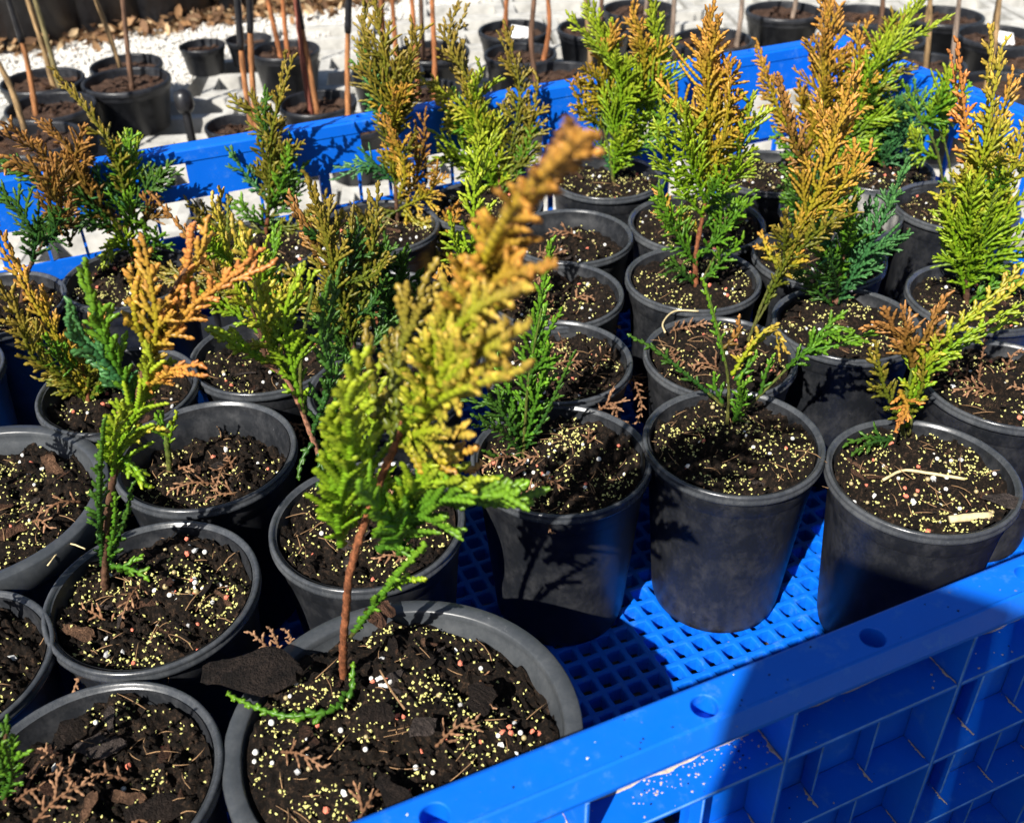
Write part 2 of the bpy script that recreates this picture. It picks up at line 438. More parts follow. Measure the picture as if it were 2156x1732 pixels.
for i, s in enumerate([3.30 + 1.51 * k for k in range(-2, 4)]):
    for z in (.566, -.354, -1.284):
        if z > .5:
            deposit(s + .1, N0 - .062, s + 1.4, z + .002, .05 if i == 1 else .022, True)
            deposit(s + 1.49, N0 - .34, N0 - .07, z + .002, .035 if i == 1 else .02, False)
        else:
            for f in (1 / 3, 2 / 3, 1):
                ss_ = s + 1.51 * f - .018
                deposit(ss_, N0 - .30, N0 - .12, z + .002, random.uniform(.02, .035), False)
cpart('dirt_deposit', V, F, M['dust'], True, None, 'stuff')
# crumbs and specks lying on the near rail and its shelves
for mat_, cnt_ in (('soil', 70), ('dust', 150), ('white', 14)):
    V, F = [], []
    for _ in range(cnt_):
        if mat_ == 'dust' or random.random() < .3:
            t_, n_, z_ = random.uniform(.2, 7), N0 - random.uniform(.08, .32), random.choice((.566, .566, -.354, -1.284))
            if random.random() < .6: t_ = random.gauss(2.7, .35); z_ = .566; n_ = N0 - min(.33, .08 + abs(random.gauss(0, .09)))
        else: t_, n_, z_ = random.uniform(-1, 8), N0 - random.uniform(.04, .28), RAIL
        if any(math.hypot(t_ - h, N0 - n_ - .175) < .12 for h in HOLES) and z_ == RAIL: continue
        r_ = random.uniform(.004, .011); i = len(V)
        for v in ((1, 0, 0), (.3, .9, 0), (-.9, .3, 0), (-.3, -.8, 0), (0, 0, .7)):
            V.append((t_ + v[0] * r_ * random.uniform(.6, 1.5), n_ + v[1] * r_ * random.uniform(.6, 1.5), z_ + .001 + v[2] * r_ * .7))
        F += [(i, i + 1, i + 4), (i + 1, i + 2, i + 4), (i + 2, i + 3, i + 4), (i + 3, i, i + 4)]
    cpart('dirt_specks', V, F, M[mat_], False, None, 'stuff')

# ------------------------------------------------------------------ foliage
PAL = {
 'green': [(.035, .110, .010), (.075, .205, .012), (.150, .290, .016)],
 'lime':  [(.085, .210, .008), (.190, .340, .010), (.340, .390, .025)],
 'yellow':[(.130, .240, .008), (.310, .370, .014), (.540, .350, .060)],
 'gold':  [(.130, .180, .010), (.370, .290, .016), (.540, .250, .050)],
 'orange':[(.250, .220, .012), (.500, .250, .035), (.560, .210, .055)],
 'bronze':[(.060, .068, .010), (.190, .100, .016), (.390, .180, .050)],
 'olive': [(.045, .080, .008), (.130, .150, .010), (.280, .190, .028)],
 'dark':  [(.012, .046, .009), (.024, .085, .012), (.060, .140, .014)],
 'blue':  [(.022, .095, .030), (.044, .160, .046), (.090, .230, .060)],
 'dead':  [(.090, .045, .025), (.200, .100, .050), (.340, .190, .105)],
}
def emit(Vs, Fs, Cs, cnt, p0, d, side, nrm, L, wd, bend, c0, c1, step, seg=4):
    """one scale-leaved branchlet : flattened, scalloped, pointed"""
    n = max(3, int(L / step)); k = np.arange(n + 1); u = k / n
    path = p0 + np.outer(u * L, d) + np.outer((u ** 2) * L * bend[0], side) + np.outer((u ** 2) * L * bend[1], nrm)
    wv = wd * (1 - .22 * u) * np.where(k % 2 == 1, 1.24, .76)
    wv[-1] = wd * .40
    if n > 2: wv[0] = wd * .6
    th = wv * .50
    ring = np.stack([path + side * wv[:, None], path + nrm * th[:, None], path - side * wv[:, None], path - nrm * th[:, None]], 1).reshape(-1, 3)
    cc = c0 + np.outer(u, c1 - c0)
    cc = cc * np.where(k % 2 == 1, 1.18, .70)[:, None]
    cc[-2:] *= 1.22
    cc = np.repeat(cc, 4, 0)
    b = cnt[0]
    i = (np.arange(n)[:, None] * 4 + np.arange(4)[None]).ravel()
    j = (np.arange(n)[:, None] * 4 + (np.arange(4)[None] + 1) % 4).ravel()
    f = np.stack([i, j, j + 4, i + 4], 1) + b
    Vs.append(ring); Fs.append(f); Cs.append(cc); cnt[0] += len(ring)
def palmix(pal, t):
    t = min(1, max(0, t)) * 2
    a, b_ = (pal[0], pal[1]) if t < 1 else (pal[1], pal[2])
    t = t if t < 1 else t - 1
    return np.array(a) * (1 - t) + np.array(b_) * t
def frond(name, pts, hw, palname, parent, near=1.0, twist=0.0, dens=1.0, tip=0.0, ang=(52, 24), mat='leaf', wid=1.0, off=None, sec=1.0, fing=False):
    """flat spray along 3D path pts (metres); hw = half width in metres"""
    pal = PAL[palname]
    sp = .0052 / dens
    path = smooth_path(pts, sp); n = len(path)
    Vs, Fs, Cs, cnt = [], [], [], [0]
    step = .0013 if near < .62 else (.0016 if near < .85 else .0023)
    wd = .00150 * wid
    view = (co.location - path[n // 2]).normalized()
    tot = sum((b_ - a).length for a, b_ in zip(path, path[1:]))
    ph = random.random() * 9
    for i in range(n):
        u = i / (n - 1)
        T = (path[min(i + 1, n - 1)] - path[max(i - 1, 0)]).normalized()
        nr = view - T * view.dot(T)
        nr = nr.normalized() if nr.length > .05 else T.orthogonal().normalized()
        nr = Matrix.Rotation(twist + .5 * (u - .4) * math.sin(ph), 3, T) @ nr
        S = T.cross(nr).normalized()
        sgn = 1 if i % 2 else -1
        T_, S_, N_ = (np.array(v) for v in (T, S, nr))
        # rachis piece
        c0 = palmix(pal, .12 + .72 * u ** 1.4 + tip) * .95
        if i < n - 1:
            seg_l = (path[i + 1] - path[i]).length
            emit(Vs, Fs, Cs, cnt, np.array(path[i]), T_, S_, N_, seg_l * 1.12, wd * (1.25 - .4 * u), (0, 0), c0, c0, step * 1.2)
        if i < 1: continue
        prof = (.45 + .55 * min(1, u / .3)) * (1 - .62 * max(0, u - .4) / .6)
        L = hw * prof * random.uniform(.55, 1.15)
        rr_ = random.random(); major = False
        if rr_ < .10: L *= .35
        elif rr_ > .88 and .1 < u < .75: L *= 1.55; major = True
        if fing: L = hw * random.uniform(.95, 1.35) * (.6 + .4 * min(1, u / .2)) * (1 - .45 * max(0, u - .55) / .45)
        if L < .003: L = .003
        a = math.radians(ang[0] + (ang[1] - ang[0]) * u + random.uniform(-13, 13)) * (.75 if major else 1)
        d = T_ * math.cos(a) + S_ * sgn * math.sin(a) + N_ * random.uniform(-.24, .24)
        d /= np.linalg.norm(d)
        s2 = np.cross(N_, d); s2 /= np.linalg.norm(s2)
        cv = .16 * sgn * random.uniform(-.2, 1.2)
        bend = (-.20 * sgn * random.uniform(.3, 1.4) * np.sign(s2 @ S_ * sgn) if False else random.uniform(-.22, .22), random.uniform(-.28, .16))
        if fing: bend = (-.10 * sgn, random.uniform(-.1, .08))
        v0 = .10 + .62 * u ** 1.3 + tip + random.uniform(-.07, .07)
        br = random.uniform(.78, 1.18)
        ca = palmix(pal, v0) * br; cb = palmix(pal, v0 + .42) * br
        emit(Vs, Fs, Cs, cnt, np.array(path[i]), d, s2, N_, L, wd, bend, ca, cb, step)
        if L > .0055 and (sec > 0 and (not fing or random.random() < .3)):
            m_ = int(L / (.0042 / sec))
            for q in range(1, m_):
                v = q / m_
                if v < .14: continue
                l2 = L * (.66 * (1 - v) + .08) * random.uniform(.6, 1.15)
                if l2 < .0026: l2 = .0026
                g2 = 1 if q % 2 else -1
                a2 = math.radians(random.uniform(20, 36))
                d2 = d * math.cos(a2) + s2 * g2 * math.sin(a2) + N_ * random.uniform(-.15, .15)
                d2 /= np.linalg.norm(d2)
                s3 = np.cross(N_, d2); s3 /= np.linalg.norm(s3)
                p0 = np.array(path[i]) + d * L * v + s2 * (v ** 2) * L * bend[0] + N_ * (v ** 2) * L * bend[1]
                b2 = br * random.uniform(.85, 1.12)
                emit(Vs, Fs, Cs, cnt, p0, d2, s3, N_, l2, wd * .92, (random.uniform(-.15, .15), random.uniform(-.2, .1)), palmix(pal, v0 + .25 * v) * b2, palmix(pal, v0 + .25 * v + .38) * b2, step)
    V = np.concatenate(Vs); F_ = np.concatenate(Fs); Cc = np.clip(np.concatenate(Cs), 0, .8)
    V = V - np.array(off if off is not None else (0, 0, 0))
    me = bpy.data.meshes.new(name)
    nv, nf = len(V), len(F_)
    me.vertices.add(nv); me.vertices.foreach_set('co', V.astype(np.float32).ravel())
    me.loops.add(nf * 4); me.loops.foreach_set('vertex_index', F_.astype(np.int32).ravel())
    me.polygons.add(nf); me.polygons.foreach_set('loop_start', np.arange(0, nf * 4, 4, dtype=np.int32))
    me.polygons.foreach_set('use_smooth', np.ones(nf, bool))
    me.update(calc_edges=True)
    a = me.color_attributes.new('Col', 'FLOAT_COLOR', 'POINT')
    c4 = np.ones((nv, 4), np.float32); c4[:, :3] = Cc; a.data.foreach_set('color', c4.ravel())
    me.materials.append(M[mat])
    return ob(name, me, parent)

# ------------------------------------------------------------------ shared small pieces
def rock(seed, sub=1, jit=.25, sq=(1, 1, 1)):
    import bmesh
    bm = bmesh.new(); bmesh.ops.create_icosphere(bm, subdivisions=sub, radius=1)
    r_ = random.Random(seed)
    for v in bm.verts:
        v.co *= 1 + r_.uniform(-jit, jit); v.co.x *= sq[0]; v.co.y *= sq[1]; v.co.z *= sq[2]
    V = [tuple(v.co) for v in bm.verts]; F = [tuple(v.index for v in f.verts) for f in bm.faces]
    bm.free(); return V, F
PR_W = [mesh('fertilizer_prill', *rock(k, 2, .05), M['white']) for k in range(3)]
PR_T = [mesh('tan_prill', *rock(k + 5, 2, .05), M['tanp']) for k in range(2)]
PR_P = [mesh('pink_granule', *rock(k + 9, 1, .3, (1, .8, .8)), M['pink'], False) for k in range(4)]
PR_G = [mesh('perlite_grain', *rock(k + 19, 1, .32, (1.1, .8, .7)), M['grey' if k % 2 else 'white'], False) for k in range(4)]
def chip_mesh(seed):
    """split, fibrous flake of bark"""
    r_ = random.Random(seed); nx, ny = 9, 3
    V, F, Cc = [], [], []
    base = [(.085, .042, .027), (.17, .088, .055), (.25, .14, .085), (.030, .021, .017), (.11, .088, .080)][seed % 5]
    for s in (1, -1):
        for j in range(ny + 1):
            for i in range(nx + 1):
                u, v = i / nx, j / ny
                wv = (.36 + .10 * math.sin(u * 7 + seed)) * (1 - .55 * abs(2 * u - 1) ** 3)
                x = (2 * u - 1) * (1 + .10 * math.sin(v * 9 + seed)) ; y = (2 * v - 1) * wv
                z = s * .085 * (1 - .8 * abs(2 * v - 1) ** 2) + .16 * (u - .5) ** 2 * ((seed % 3) - 1) + r_.uniform(-.025, .025)
                V.append((x + r_.uniform(-.03, .03), y + r_.uniform(-.03, .03), z))
                Cc.append(np.array(base) * (r_.uniform(.55, 1.5) if j % 2 else r_.uniform(.8, 1.9)))
    m_ = (nx + 1) * (ny + 1)
    for s in (0, 1):
        for j in range(ny):
            for i in range(nx):
                q = [s * m_ + j * (nx + 1) + i, s * m_ + j * (nx + 1) + i + 1, s * m_ + (j + 1) * (nx + 1) + i + 1, s * m_ + (j + 1) * (nx + 1) + i]
                F.append(tuple(q) if s == 0 else tuple(q[::-1]))
    bd = [i for i in range(nx + 1)] + [j * (nx + 1) + nx for j in range(1, ny + 1)] + [ny * (nx + 1) + i for i in range(nx - 1, -1, -1)] + [j * (nx + 1) for j in range(ny - 1, 0, -1)]
    for a, b_ in zip(bd, bd[1:] + bd[:1]): F.append((b_, a, a + m_, b_ + m_))
    return mesh('bark_chip', V, F, M['chip'], False, Cc)
CHIPS = [chip_mesh(k) for k in range(10)]
def rot_rand(flat=.5):
    return Matrix.Rotation(random.uniform(0, 6.28), 3, 'Z') @ Matrix.Rotation(random.uniform(-flat, flat), 3, 'X') @ Matrix.Rotation(random.uniform(-flat, flat), 3, 'Y')
def place(name, me, parent, loc, size, flat=.5):
    o = ob(name, me, parent); o.location = loc; o.rotation_euler = rot_rand(flat).to_euler()
    o.scale = size if not isinstance(size, float) else (size,) * 3
    return o

# ------------------------------------------------------------------ potted seedlings
POTS = {'B': (-3.21, 6.47, .94), 'C': (-3.12, 4.52, .94), 'F': (-3.18, 8.42, .94), 'G': (-1.4, 7.34, .94), 'H': (.49, 8.26, .94),
 'I': (2.28, 8.39, .94), 'J': (4.06, 7.85, .94), 'K': (1.59, 15.4, .9), 'L': (.9, 13.4, .9), 'MN': (2.77, 13.73, 1.0), 'O': (2.43, 11.96, .9),
 'P': (.6, 11.72, .9), 'Q': (.53, 10.03, .9), 'R': (2.46, 10.13, .9), 'S': (4.12, 10.78, .9), 'T': (4.22, 12.47, .9), 'U': (4.95, 14.01, .9),
 'V': (6.64, 13.99, .9), 'W': (5.96, 15.55, .9), 'X': (4.27, 15.56, .9), 'Y': (5.99, 11.39, .9), 'Z': (5.49, 9.35, .9), 'AA': (-4.46, 9.65, .9),
 'BB': (-6.9, 10.1, .9), 'CC': (-6.72, 11.79, .9), 'DD': (-2.94, 10.41, .9), 'FF': (-1.41, 9.6, .9), 'EE': (-1.61, 11.47, .9), 'E': (-4.75, 5.66, .9),
 'RLA': (-5.16, 12.46, .9), 'RLB': (-3.57, 13.16, .9), 'RLC': (-1.89, 13.89, .9), 'RLD': (-.33, 14.57, .9), 'A': (-.88, 4.94, 1.36), 'D': (-5.35, 7.75, 1.3)}
LIFT = {'I': .07, 'F': .04, 'Q': .05, 'O': .05, 'AA': .05, 'T': .06, 'K': .05, 'EE': .04, 'U': .0, 'S': .02, 'Z': .05, 'C': .03, 'RLB': .05, 'RLD': .0, 'V': .06}
class Pot: pass
PO = {}
def std_profile(h, big):
    if big:
        body = [(0, 0), (.70, 0), (.74, .03), (.92, h - .32), (.935, h - .30), (.945, h - .20)]
        inner = [(.895, h - .03), (.885, h - .10), (.865, h - .125), (.855, h - .3), (.80, h - 1.0), (0, h - 1.05)]
        rim = [(.935, h - .22), (.985, h - .215), (1, h - .195), (1, h - .012), (.990, h), (.905, h), (.893, h - .012), (.890, h - .05)]
    else:
        body = [(0, 0), (.70, 0), (.745, .03), (.765, .12), (.915, h - .36), (.925, h - .34), (.930, h - .335), (.945, h - .12)]
        inner = [(.915, h - .03), (.905, h - .16), (.885, h - .19), (.875, h - .4), (.82, h - 1.0), (0, h - 1.05)]
        rim = [(.943, h - .125), (.985, h - .122), (.998, h - .108), (1, h - .075), (.988, h - .062), (.990, h - .04), (.996, h - .022), (.985, h - .004), (.968, h), (.952, h - .006), (.945, h - .03), (.918, h - .045)]
    return body, inner, rim
def soil_h(P, x, y):
    """height (units, above rim level 0 of that pot) of the soil at local x,y"""
    rho = math.hypot(x, y) / P.rs
    v = Vector((x * 2.3 + P.seed, y * 2.3, P.seed * 1.7))
    h = P.sd + P.mound * (1 - min(1, rho) ** 2) + P.slope[0] * x + P.slope[1] * y
    h += .14 * noise.noise(v) + .10 * noise.noise(v * 3.1) + .075 * noise.noise(v * 7.3) + .048 * noise.noise(v * 15.0) + .026 * noise.noise(v * 31)
    return h
def make_pot(key, label, sd=-.30, mound=.05, slope=(0, 0), fl=420, pr=8, chips=8, pink=5, wallmat=None, soilmat='soil', group=None, dead=0):
    x, y, rr = POTS[key]; P = Pot(); P.key = key
    big = key in ('A', 'D'); lift = LIFT.get(key, 0)
    P.loc = W(x, y, FLOORZ); P.x, P.y, P.rr = x, y, rr
    h = (-FLOORZ + lift) / rr
    P.h = -FLOORZ + lift; P.rs = rr * (.868 if big else .885); P.sd, P.mound, P.slope, P.seed = sd, mound, slope, random.random() * 50
    P.root = empty('potted_seedling', P.loc, label, 'potted plant', group)
    dist = math.sqrt(x * x + y * y + CAMZ ** 2) * R; P.dist = dist
    near = dist < .80
    seg = 72 if near else 48
    body, inner, rim = std_profile(h, big)
    sd_ = random.random() * 6
    V, F = lathe(body, seg, rr * R, .006, sd_); V2, F2 = lathe([(r * .999, z) for r, z in reversed(inner)][::-1], seg, rr * R, .006, sd_)
    n0 = len(V); V += V2; F += [tuple(i + n0 for i in f)[::-1] for f in F2]
    P.pot = ob('pot', mesh('pot', V, [f[::-1] for f in F], M[wallmat or ('bigpot' if big else 'pot')]), P.root)
    V, F = lathe(rim, seg, rr * R, .006, sd_)
    ob('rim', mesh('rim', V, [f[::-1] for f in F], M['bigpot' if big else 'rim']), P.pot)
    # soil surface
    nr, na = (44, 120) if near else (20, 56)
    V = [(0, 0, (P.h + soil_h(P, 0, 0)) * R)]; F = []
    for i in range(1, nr + 1):
        rho = P.rs * (i / nr) ** .85
        for k in range(na):
            a = 2 * math.pi * k / na; sx, sy = rho * math.cos(a), rho * math.sin(a)
            hh = min(soil_h(P, sx, sy), .05 - .09 * (rho / P.rs) ** 6 if big else -.03)
            V.append((sx * R, sy * R, (P.h + hh) * R))
    for k in range(na): F.append((0, 1 + k, 1 + (k + 1) % na))
    for i in range(nr - 1):
        for k in range(na):
            a = 1 + i * na + k; b_ = 1 + i * na + (k + 1) % na
            F.append((a, a + na, b_ + na, b_))
    P.soil = ob('soil', mesh('soil', V, F, M[soilmat]), P.root)
    def spot(rmax=.93):
        while True:
            a, b_ = random.uniform(-1, 1), random.uniform(-1, 1)
            if a * a + b_ * b_ < rmax * rmax: break
        return a * P.rs, b_ * P.rs
    def top(x_, y_, dz=0): return Vector((x_ * R, y_ * R, (P.h + min(soil_h(P, x_, y_), .05 - .09 * (math.hypot(x_, y_) / P.rs) ** 6 if big else -.03) + dz) * R))
    P.top = top
    # yellow granules strewn in drifts : nobody could count them
    V, F = [], []; tries = 0; cnt = 0
    while cnt < fl and tries < fl * 8:
        tries += 1; a, b_ = spot(.97)
        dn = noise.noise(Vector((a * 2.2 + P.seed * 3, b_ * 2.2, 9.1)))
        if random.random() > .14 + max(0, dn + .08) * 2.2: continue
        c = top(a, b_, .006); s_ = random.uniform(.008, .020) * R; rm = rot_rand(1.2); i = len(V); cnt += 1
        for v in ((1, 0, 0), (-.2, .8, 0), (-1, .1, .1), (0, -.8, 0), (0, 0, .6), (0, 0, -.6)):
            V.append(c + (rm @ Vector(v)) * s_ * random.uniform(.75, 1.25))
        F += [(i, i + 1, i + 4), (i + 1, i + 2, i + 4), (i + 2, i + 3, i + 4), (i + 3, i, i + 4), (i + 1, i, i + 5), (i + 2, i + 1, i + 5), (i + 3, i + 2, i + 5), (i, i + 3, i + 5)]
    if V: ob('granules', mesh('granules', V, F, M['fleck'], False), P.soil, 'stuff')
    # crumbs of soil
    V, F = [], []
    for _ in range(420 if near else 90):
        a, b_ = spot(.98); c = top(a, b_, .0); s_ = random.uniform(.008, .034) * R; rm = rot_rand(3); i = len(V)
        for v in ((1, 0, 0), (0, 1, 0), (-1, 0, 0), (0, -1, 0), (0, 0, .8), (0, 0, -.8)): V.append(c + (rm @ Vector(v)) * s_ * random.uniform(.6, 1.3))
        F += [(i, i + 1, i + 4), (i + 1, i + 2, i + 4), (i + 2, i + 3, i + 4), (i + 3, i, i + 4), (i + 1, i, i + 5), (i + 2, i + 1, i + 5), (i + 3, i + 2, i + 5), (i, i + 3, i + 5)]
    ob('soil_crumbs', mesh('soil_crumbs', V, F, M['soil'], False), P.soil, 'stuff')
    for _ in range(pr):
        a, b_ = spot(.9); s_ = random.uniform(.017, .025) * R
        place('fertilizer_prill', random.choice(PR_W if random.random() < .7 else PR_T), P.soil, top(a, b_, .012), s_, 3)
    for _ in range(pink):
        a, b_ = spot(.9); place('pink_granule', random.choice(PR_P), P.soil, top(a, b_, .012), random.uniform(.020, .036) * R, 3)
    for _ in range(pr // 2):
        a, b_ = spot(.9); place('perlite_grain', random.choice(PR_G), P.soil, top(a, b_, .012), random.uniform(.018, .038) * R, 3)
    for _ in range(chips):
        a, b_ = spot(.80); l = random.uniform(.05, .13) * R
        place('bark_chip', random.choice(CHIPS), P.soil, top(a, b_, .018), (l, l * random.uniform(.7, 1.2), l * .9), .55)
    # fibrous bits : roots and twigs
    V, F = [], []
    for _ in range(46 if near else 14):
        a, b_ = spot(.9); c = top(a, b_, .01); an = random.uniform(0, 6.28); l = random.uniform(.08, .3) * R
        d = Vector((math.cos(an), math.sin(an), random.uniform(-.15, .35))); q = Vector((-d.y, d.x, 0)) * random.uniform(-.6, .6)
        v, f, _c = tube([c + d * l * t + q * l * t * t + Vector((0, 0, .25 * l * t * (1 - t))) for t in (0, .33, .66, 1)], [.00032, .0003, .00025, .00015], 4)
        n0 = len(V); V += v; F += [tuple(i + n0 for i in g) for g in f]
    ob('root_fibres', mesh('root_fibres', V, F, M['root']), P.soil, 'stuff')
    for _ in range(dead):
        a, b_ = spot(.85); an = random.uniform(0, 6.28); l = random.uniform(.25, .5) * R
        c = top(a, b_, .05); d = Vector((math.cos(an), math.sin(an), .15)) * l
        frond('dead_sprig', [P.loc + c - d * .5, P.loc + c + Vector((0, 0, .004)), P.loc + c + d * .5], .010, 'dead', P.soil, dist, random.uniform(-.4, .4), 1.7, random.uniform(0, .3), (60, 40), 'dead', .62, P.loc)
    PO[key] = P
    return P
def plant(P, base_px, stems, fronds, lean=0.0, wid=1.0, layers=1, fill=None):
    """stems: (pixel path, r0, r1, palette colour); fronds: (pixel path, half width px, palette, dy, tip)"""
    yb = P.y; b0 = at_y(base_px[0], base_px[1], yb, 0, 0)
    # root the plant where its base pixel meets the soil
    g = at_z(base_px[0], base_px[1], P.h + FLOORZ + P.sd)
    if math.hypot(g.x - P.x, g.y - P.y) > P.rs * .95:
        k = P.rs * .6 / math.hypot(g.x - P.x, g.y - P.y); g = Vector((P.x + (g.x - P.x) * k, P.y + (g.y - P.y) * k, g.z))
    yb, zb = g.y, g.z
    off = P.loc
    root = None
    for (px, r0, r1, kind) in stems:
        pts = [at_y(a, b_, yb, lean, zb) for a, b_ in px]
        if root is None: pts[0] = Vector((pts[0].x, g.y, P.h + FLOORZ + soil_h(P, pts[0].x - P.x, pts[0].y - P.y) - .05))
        path = smooth_path([W(*p) for p in pts], .0022); n = len(path)
        ca, cb = {'red': ((.20, .070, .030), (.26, .095, .04)), 'green': ((.085, .085, .018), (.08, .13, .015)), 'pink': ((.26, .13, .085), (.30, .14, .08)), 'brown': ((.09, .045, .026), (.12, .06, .03))}[kind]
        rad = [(r0 + (r1 - r0) * i / (n - 1)) * random.uniform(.88, 1.14) for i in range(n)]
        cols = [np.array(ca) * (1 - i / (n - 1)) + np.array(cb) * i / (n - 1) for i in range(n)]
        V, F, Cc = tube(path, rad, 9, cols, .22)
        o = ob('stem', mesh('stem', [v - off for v in V], F, M['bark'], True, Cc), P.root)
        if root is None: root = o
    # shorter sprays that fill the inside of the plant
    if fill is None: fill = 4 if P.dist > .78 else (2 if P.key in 'H' else 0)
    sp_ = stems[0][0]; fronds = list(fronds); pals = [f[2] for f in fronds if f[1] > 24] or ['green']
    for _ in range(fill):
        k = random.uniform(.25, .98) * (len(sp_) - 1); i = min(int(k), len(sp_) - 2); f = k - i
        x0 = sp_[i][0] + (sp_[i + 1][0] - sp_[i][0]) * f; y0 = sp_[i][1] + (sp_[i + 1][1] - sp_[i][1]) * f
        an = random.uniform(-1.15, 1.15); l = random.uniform(70, 140) * (.62 / max(.62, P.dist * .62))
        fronds.append(([(x0, y0), (x0 + l * .5 * math.sin(an), y0 - l * .45 * math.cos(an)), (x0 + l * .8 * math.sin(an), y0 - l * math.cos(an) - 6)], random.uniform(28, 44), random.choice(pals), random.uniform(-.6, .6), random.uniform(-.05, .1)))
    for fr in fronds:
        px, hwp, pal = fr[:3]; dy = fr[3] if len(fr) > 3 else random.uniform(-.25, .25); tip = fr[4] if len(fr) > 4 else 0
        n = len(px); pts = []
        for i, (a, b_) in enumerate(px):
            s = i / (n - 1); pts.append(at_y(a, b_, yb + dy * s, lean, zb))
        d_ = ((pts[n // 2].x) ** 2 + pts[n // 2].y ** 2 + (pts[n // 2].z - CAMZ) ** 2) ** .5
        fing = len(fr) > 5
        ang = (46, 20) if hwp < 60 else (38, 15)
        if fing: ang = (27, 11)
        if P.key == 'A' and not fing: ang = (34, 13)
        frond('spray', [W(*p) for p in pts], hwp / FPX * d_ * R * 1.35, pal, root or P.root, d_ * R, random.uniform(-.5, .5), 1.0, tip, ang, 'leaf', wid, off, 1.0, fing)
        for _l in range(layers if hwp >= 26 else 0):             # sprays come in overlapping layers
            dy2 = dy + random.choice((-1, 1)) * random.uniform(.18, .42); pts2 = []
            for i, (a, b_) in enumerate(px):
                s = i / (n - 1); k = hwp * .55 * s
                pts2.append(at_y(a + random.uniform(-1, 1) * k, b_ + random.uniform(-.3, .9) * k + 10 * s, yb + dy2 * s, lean, zb))
            frond('spray', [W(*p) for p in pts2], hwp / FPX * d_ * R * 1.1, pal, root or P.root, d_ * R, random.uniform(-.9, .9), .95, tip - .04, ang, 'leaf', wid, off, 1.0, fing)

make_pot('A', 'widest black pot with flat rim, heaped dark soil and tall leaning gold-tipped cedar', -.13, .15, (-.13, -.03), 1100, 20, 16, 14, dead=4)
plant(PO['A'], (725, 1440),
 [([(725, 1440), (722, 1380), (728, 1290), (738, 1200), (765, 1110), (800, 1010), (838, 925)], .0023, .0016, 'red'),
  ([(838, 925), (870, 830), (930, 715), (1000, 585), (1100, 440)], .0016, .0009, 'red'),
  ([(738, 1340), (775, 1290), (810, 1235)], .0012, .0009, 'green')],
 [([(720, 1150), (712, 1060), (718, 960), (728, 880), (745, 790)], 78, 'lime', -.1, .02, 'f'),
  ([(740, 1110), (768, 1010), (785, 910), (780, 810)], 70, 'lime', .3, .10, 'f'),
  ([(716, 1110), (702, 1020), (695, 930), (698, 860)], 40, 'lime', -.1, 0, 'f'),
  ([(795, 1160), (855, 1095), (930, 1050), (1060, 1042)], 88, 'green', -.5, .15, 'f'),
  ([(845, 1165), (818, 1090), (778, 1020)], 62, 'green', -.3, .12, 'f'),
  ([(790, 1125), (850, 1060), (900, 1000), (985, 1010)], 66, 'lime', -.2, .05, 'f'),
  ([(848, 925), (905, 905), (985, 915)], 76, 'yellow', -.5, .15),
  ([(845, 905), (930, 835), (1055, 755)], 90, 'yellow', -.8, .10),
  ([(855, 880), (950, 760), (1065, 680)], 96, 'yellow', -.9, .12),
  ([(880, 800), (990, 660), (1100, 605)], 98, 'yellow', -1.0, .15),
  ([(920, 730), (1030, 600), (1165, 555)], 92, 'gold', -1.0, .15),
  ([(900, 770), (985, 610), (1060, 480), (1130, 400), (1250, 290)], 100, 'gold', -1.0, .16),
  ([(1000, 590), (1090, 470), (1145, 360), (1200, 255)], 34, 'bronze', -1.0, .3),
  ([(850, 880), (905, 770), (960, 640), (1010, 560)], 95, 'yellow', -.4, .06),
  ([(835, 915), (835, 810), (855, 690), (905, 570)], 70, 'olive', .4, .2),
  ([(838, 925), (800, 860), (778, 760), (770, 690)], 28, 'olive', .3, .2),
  ([(842, 925), (900, 970), (985, 950)], 50, 'gold', -.2, .1),
  ([(838, 935), (880, 930), (930, 985), (1000, 985)], 45, 'gold', .3, .2),
  ([(745, 1330), (795, 1265), (840, 1205), (892, 1150)], 24, 'green', -.2, .15),
  ([(820, 1235), (850, 1222), (888, 1220)], 22, 'lime', -.1, 0)], -.16, 1.3, 1)
make_pot('B', 'black pot whose cedar carries orange tops over bright green sides, stem bare near the soil', -0.17, .04, (.0, .02), 700, 14, 12, 9, dead=2)
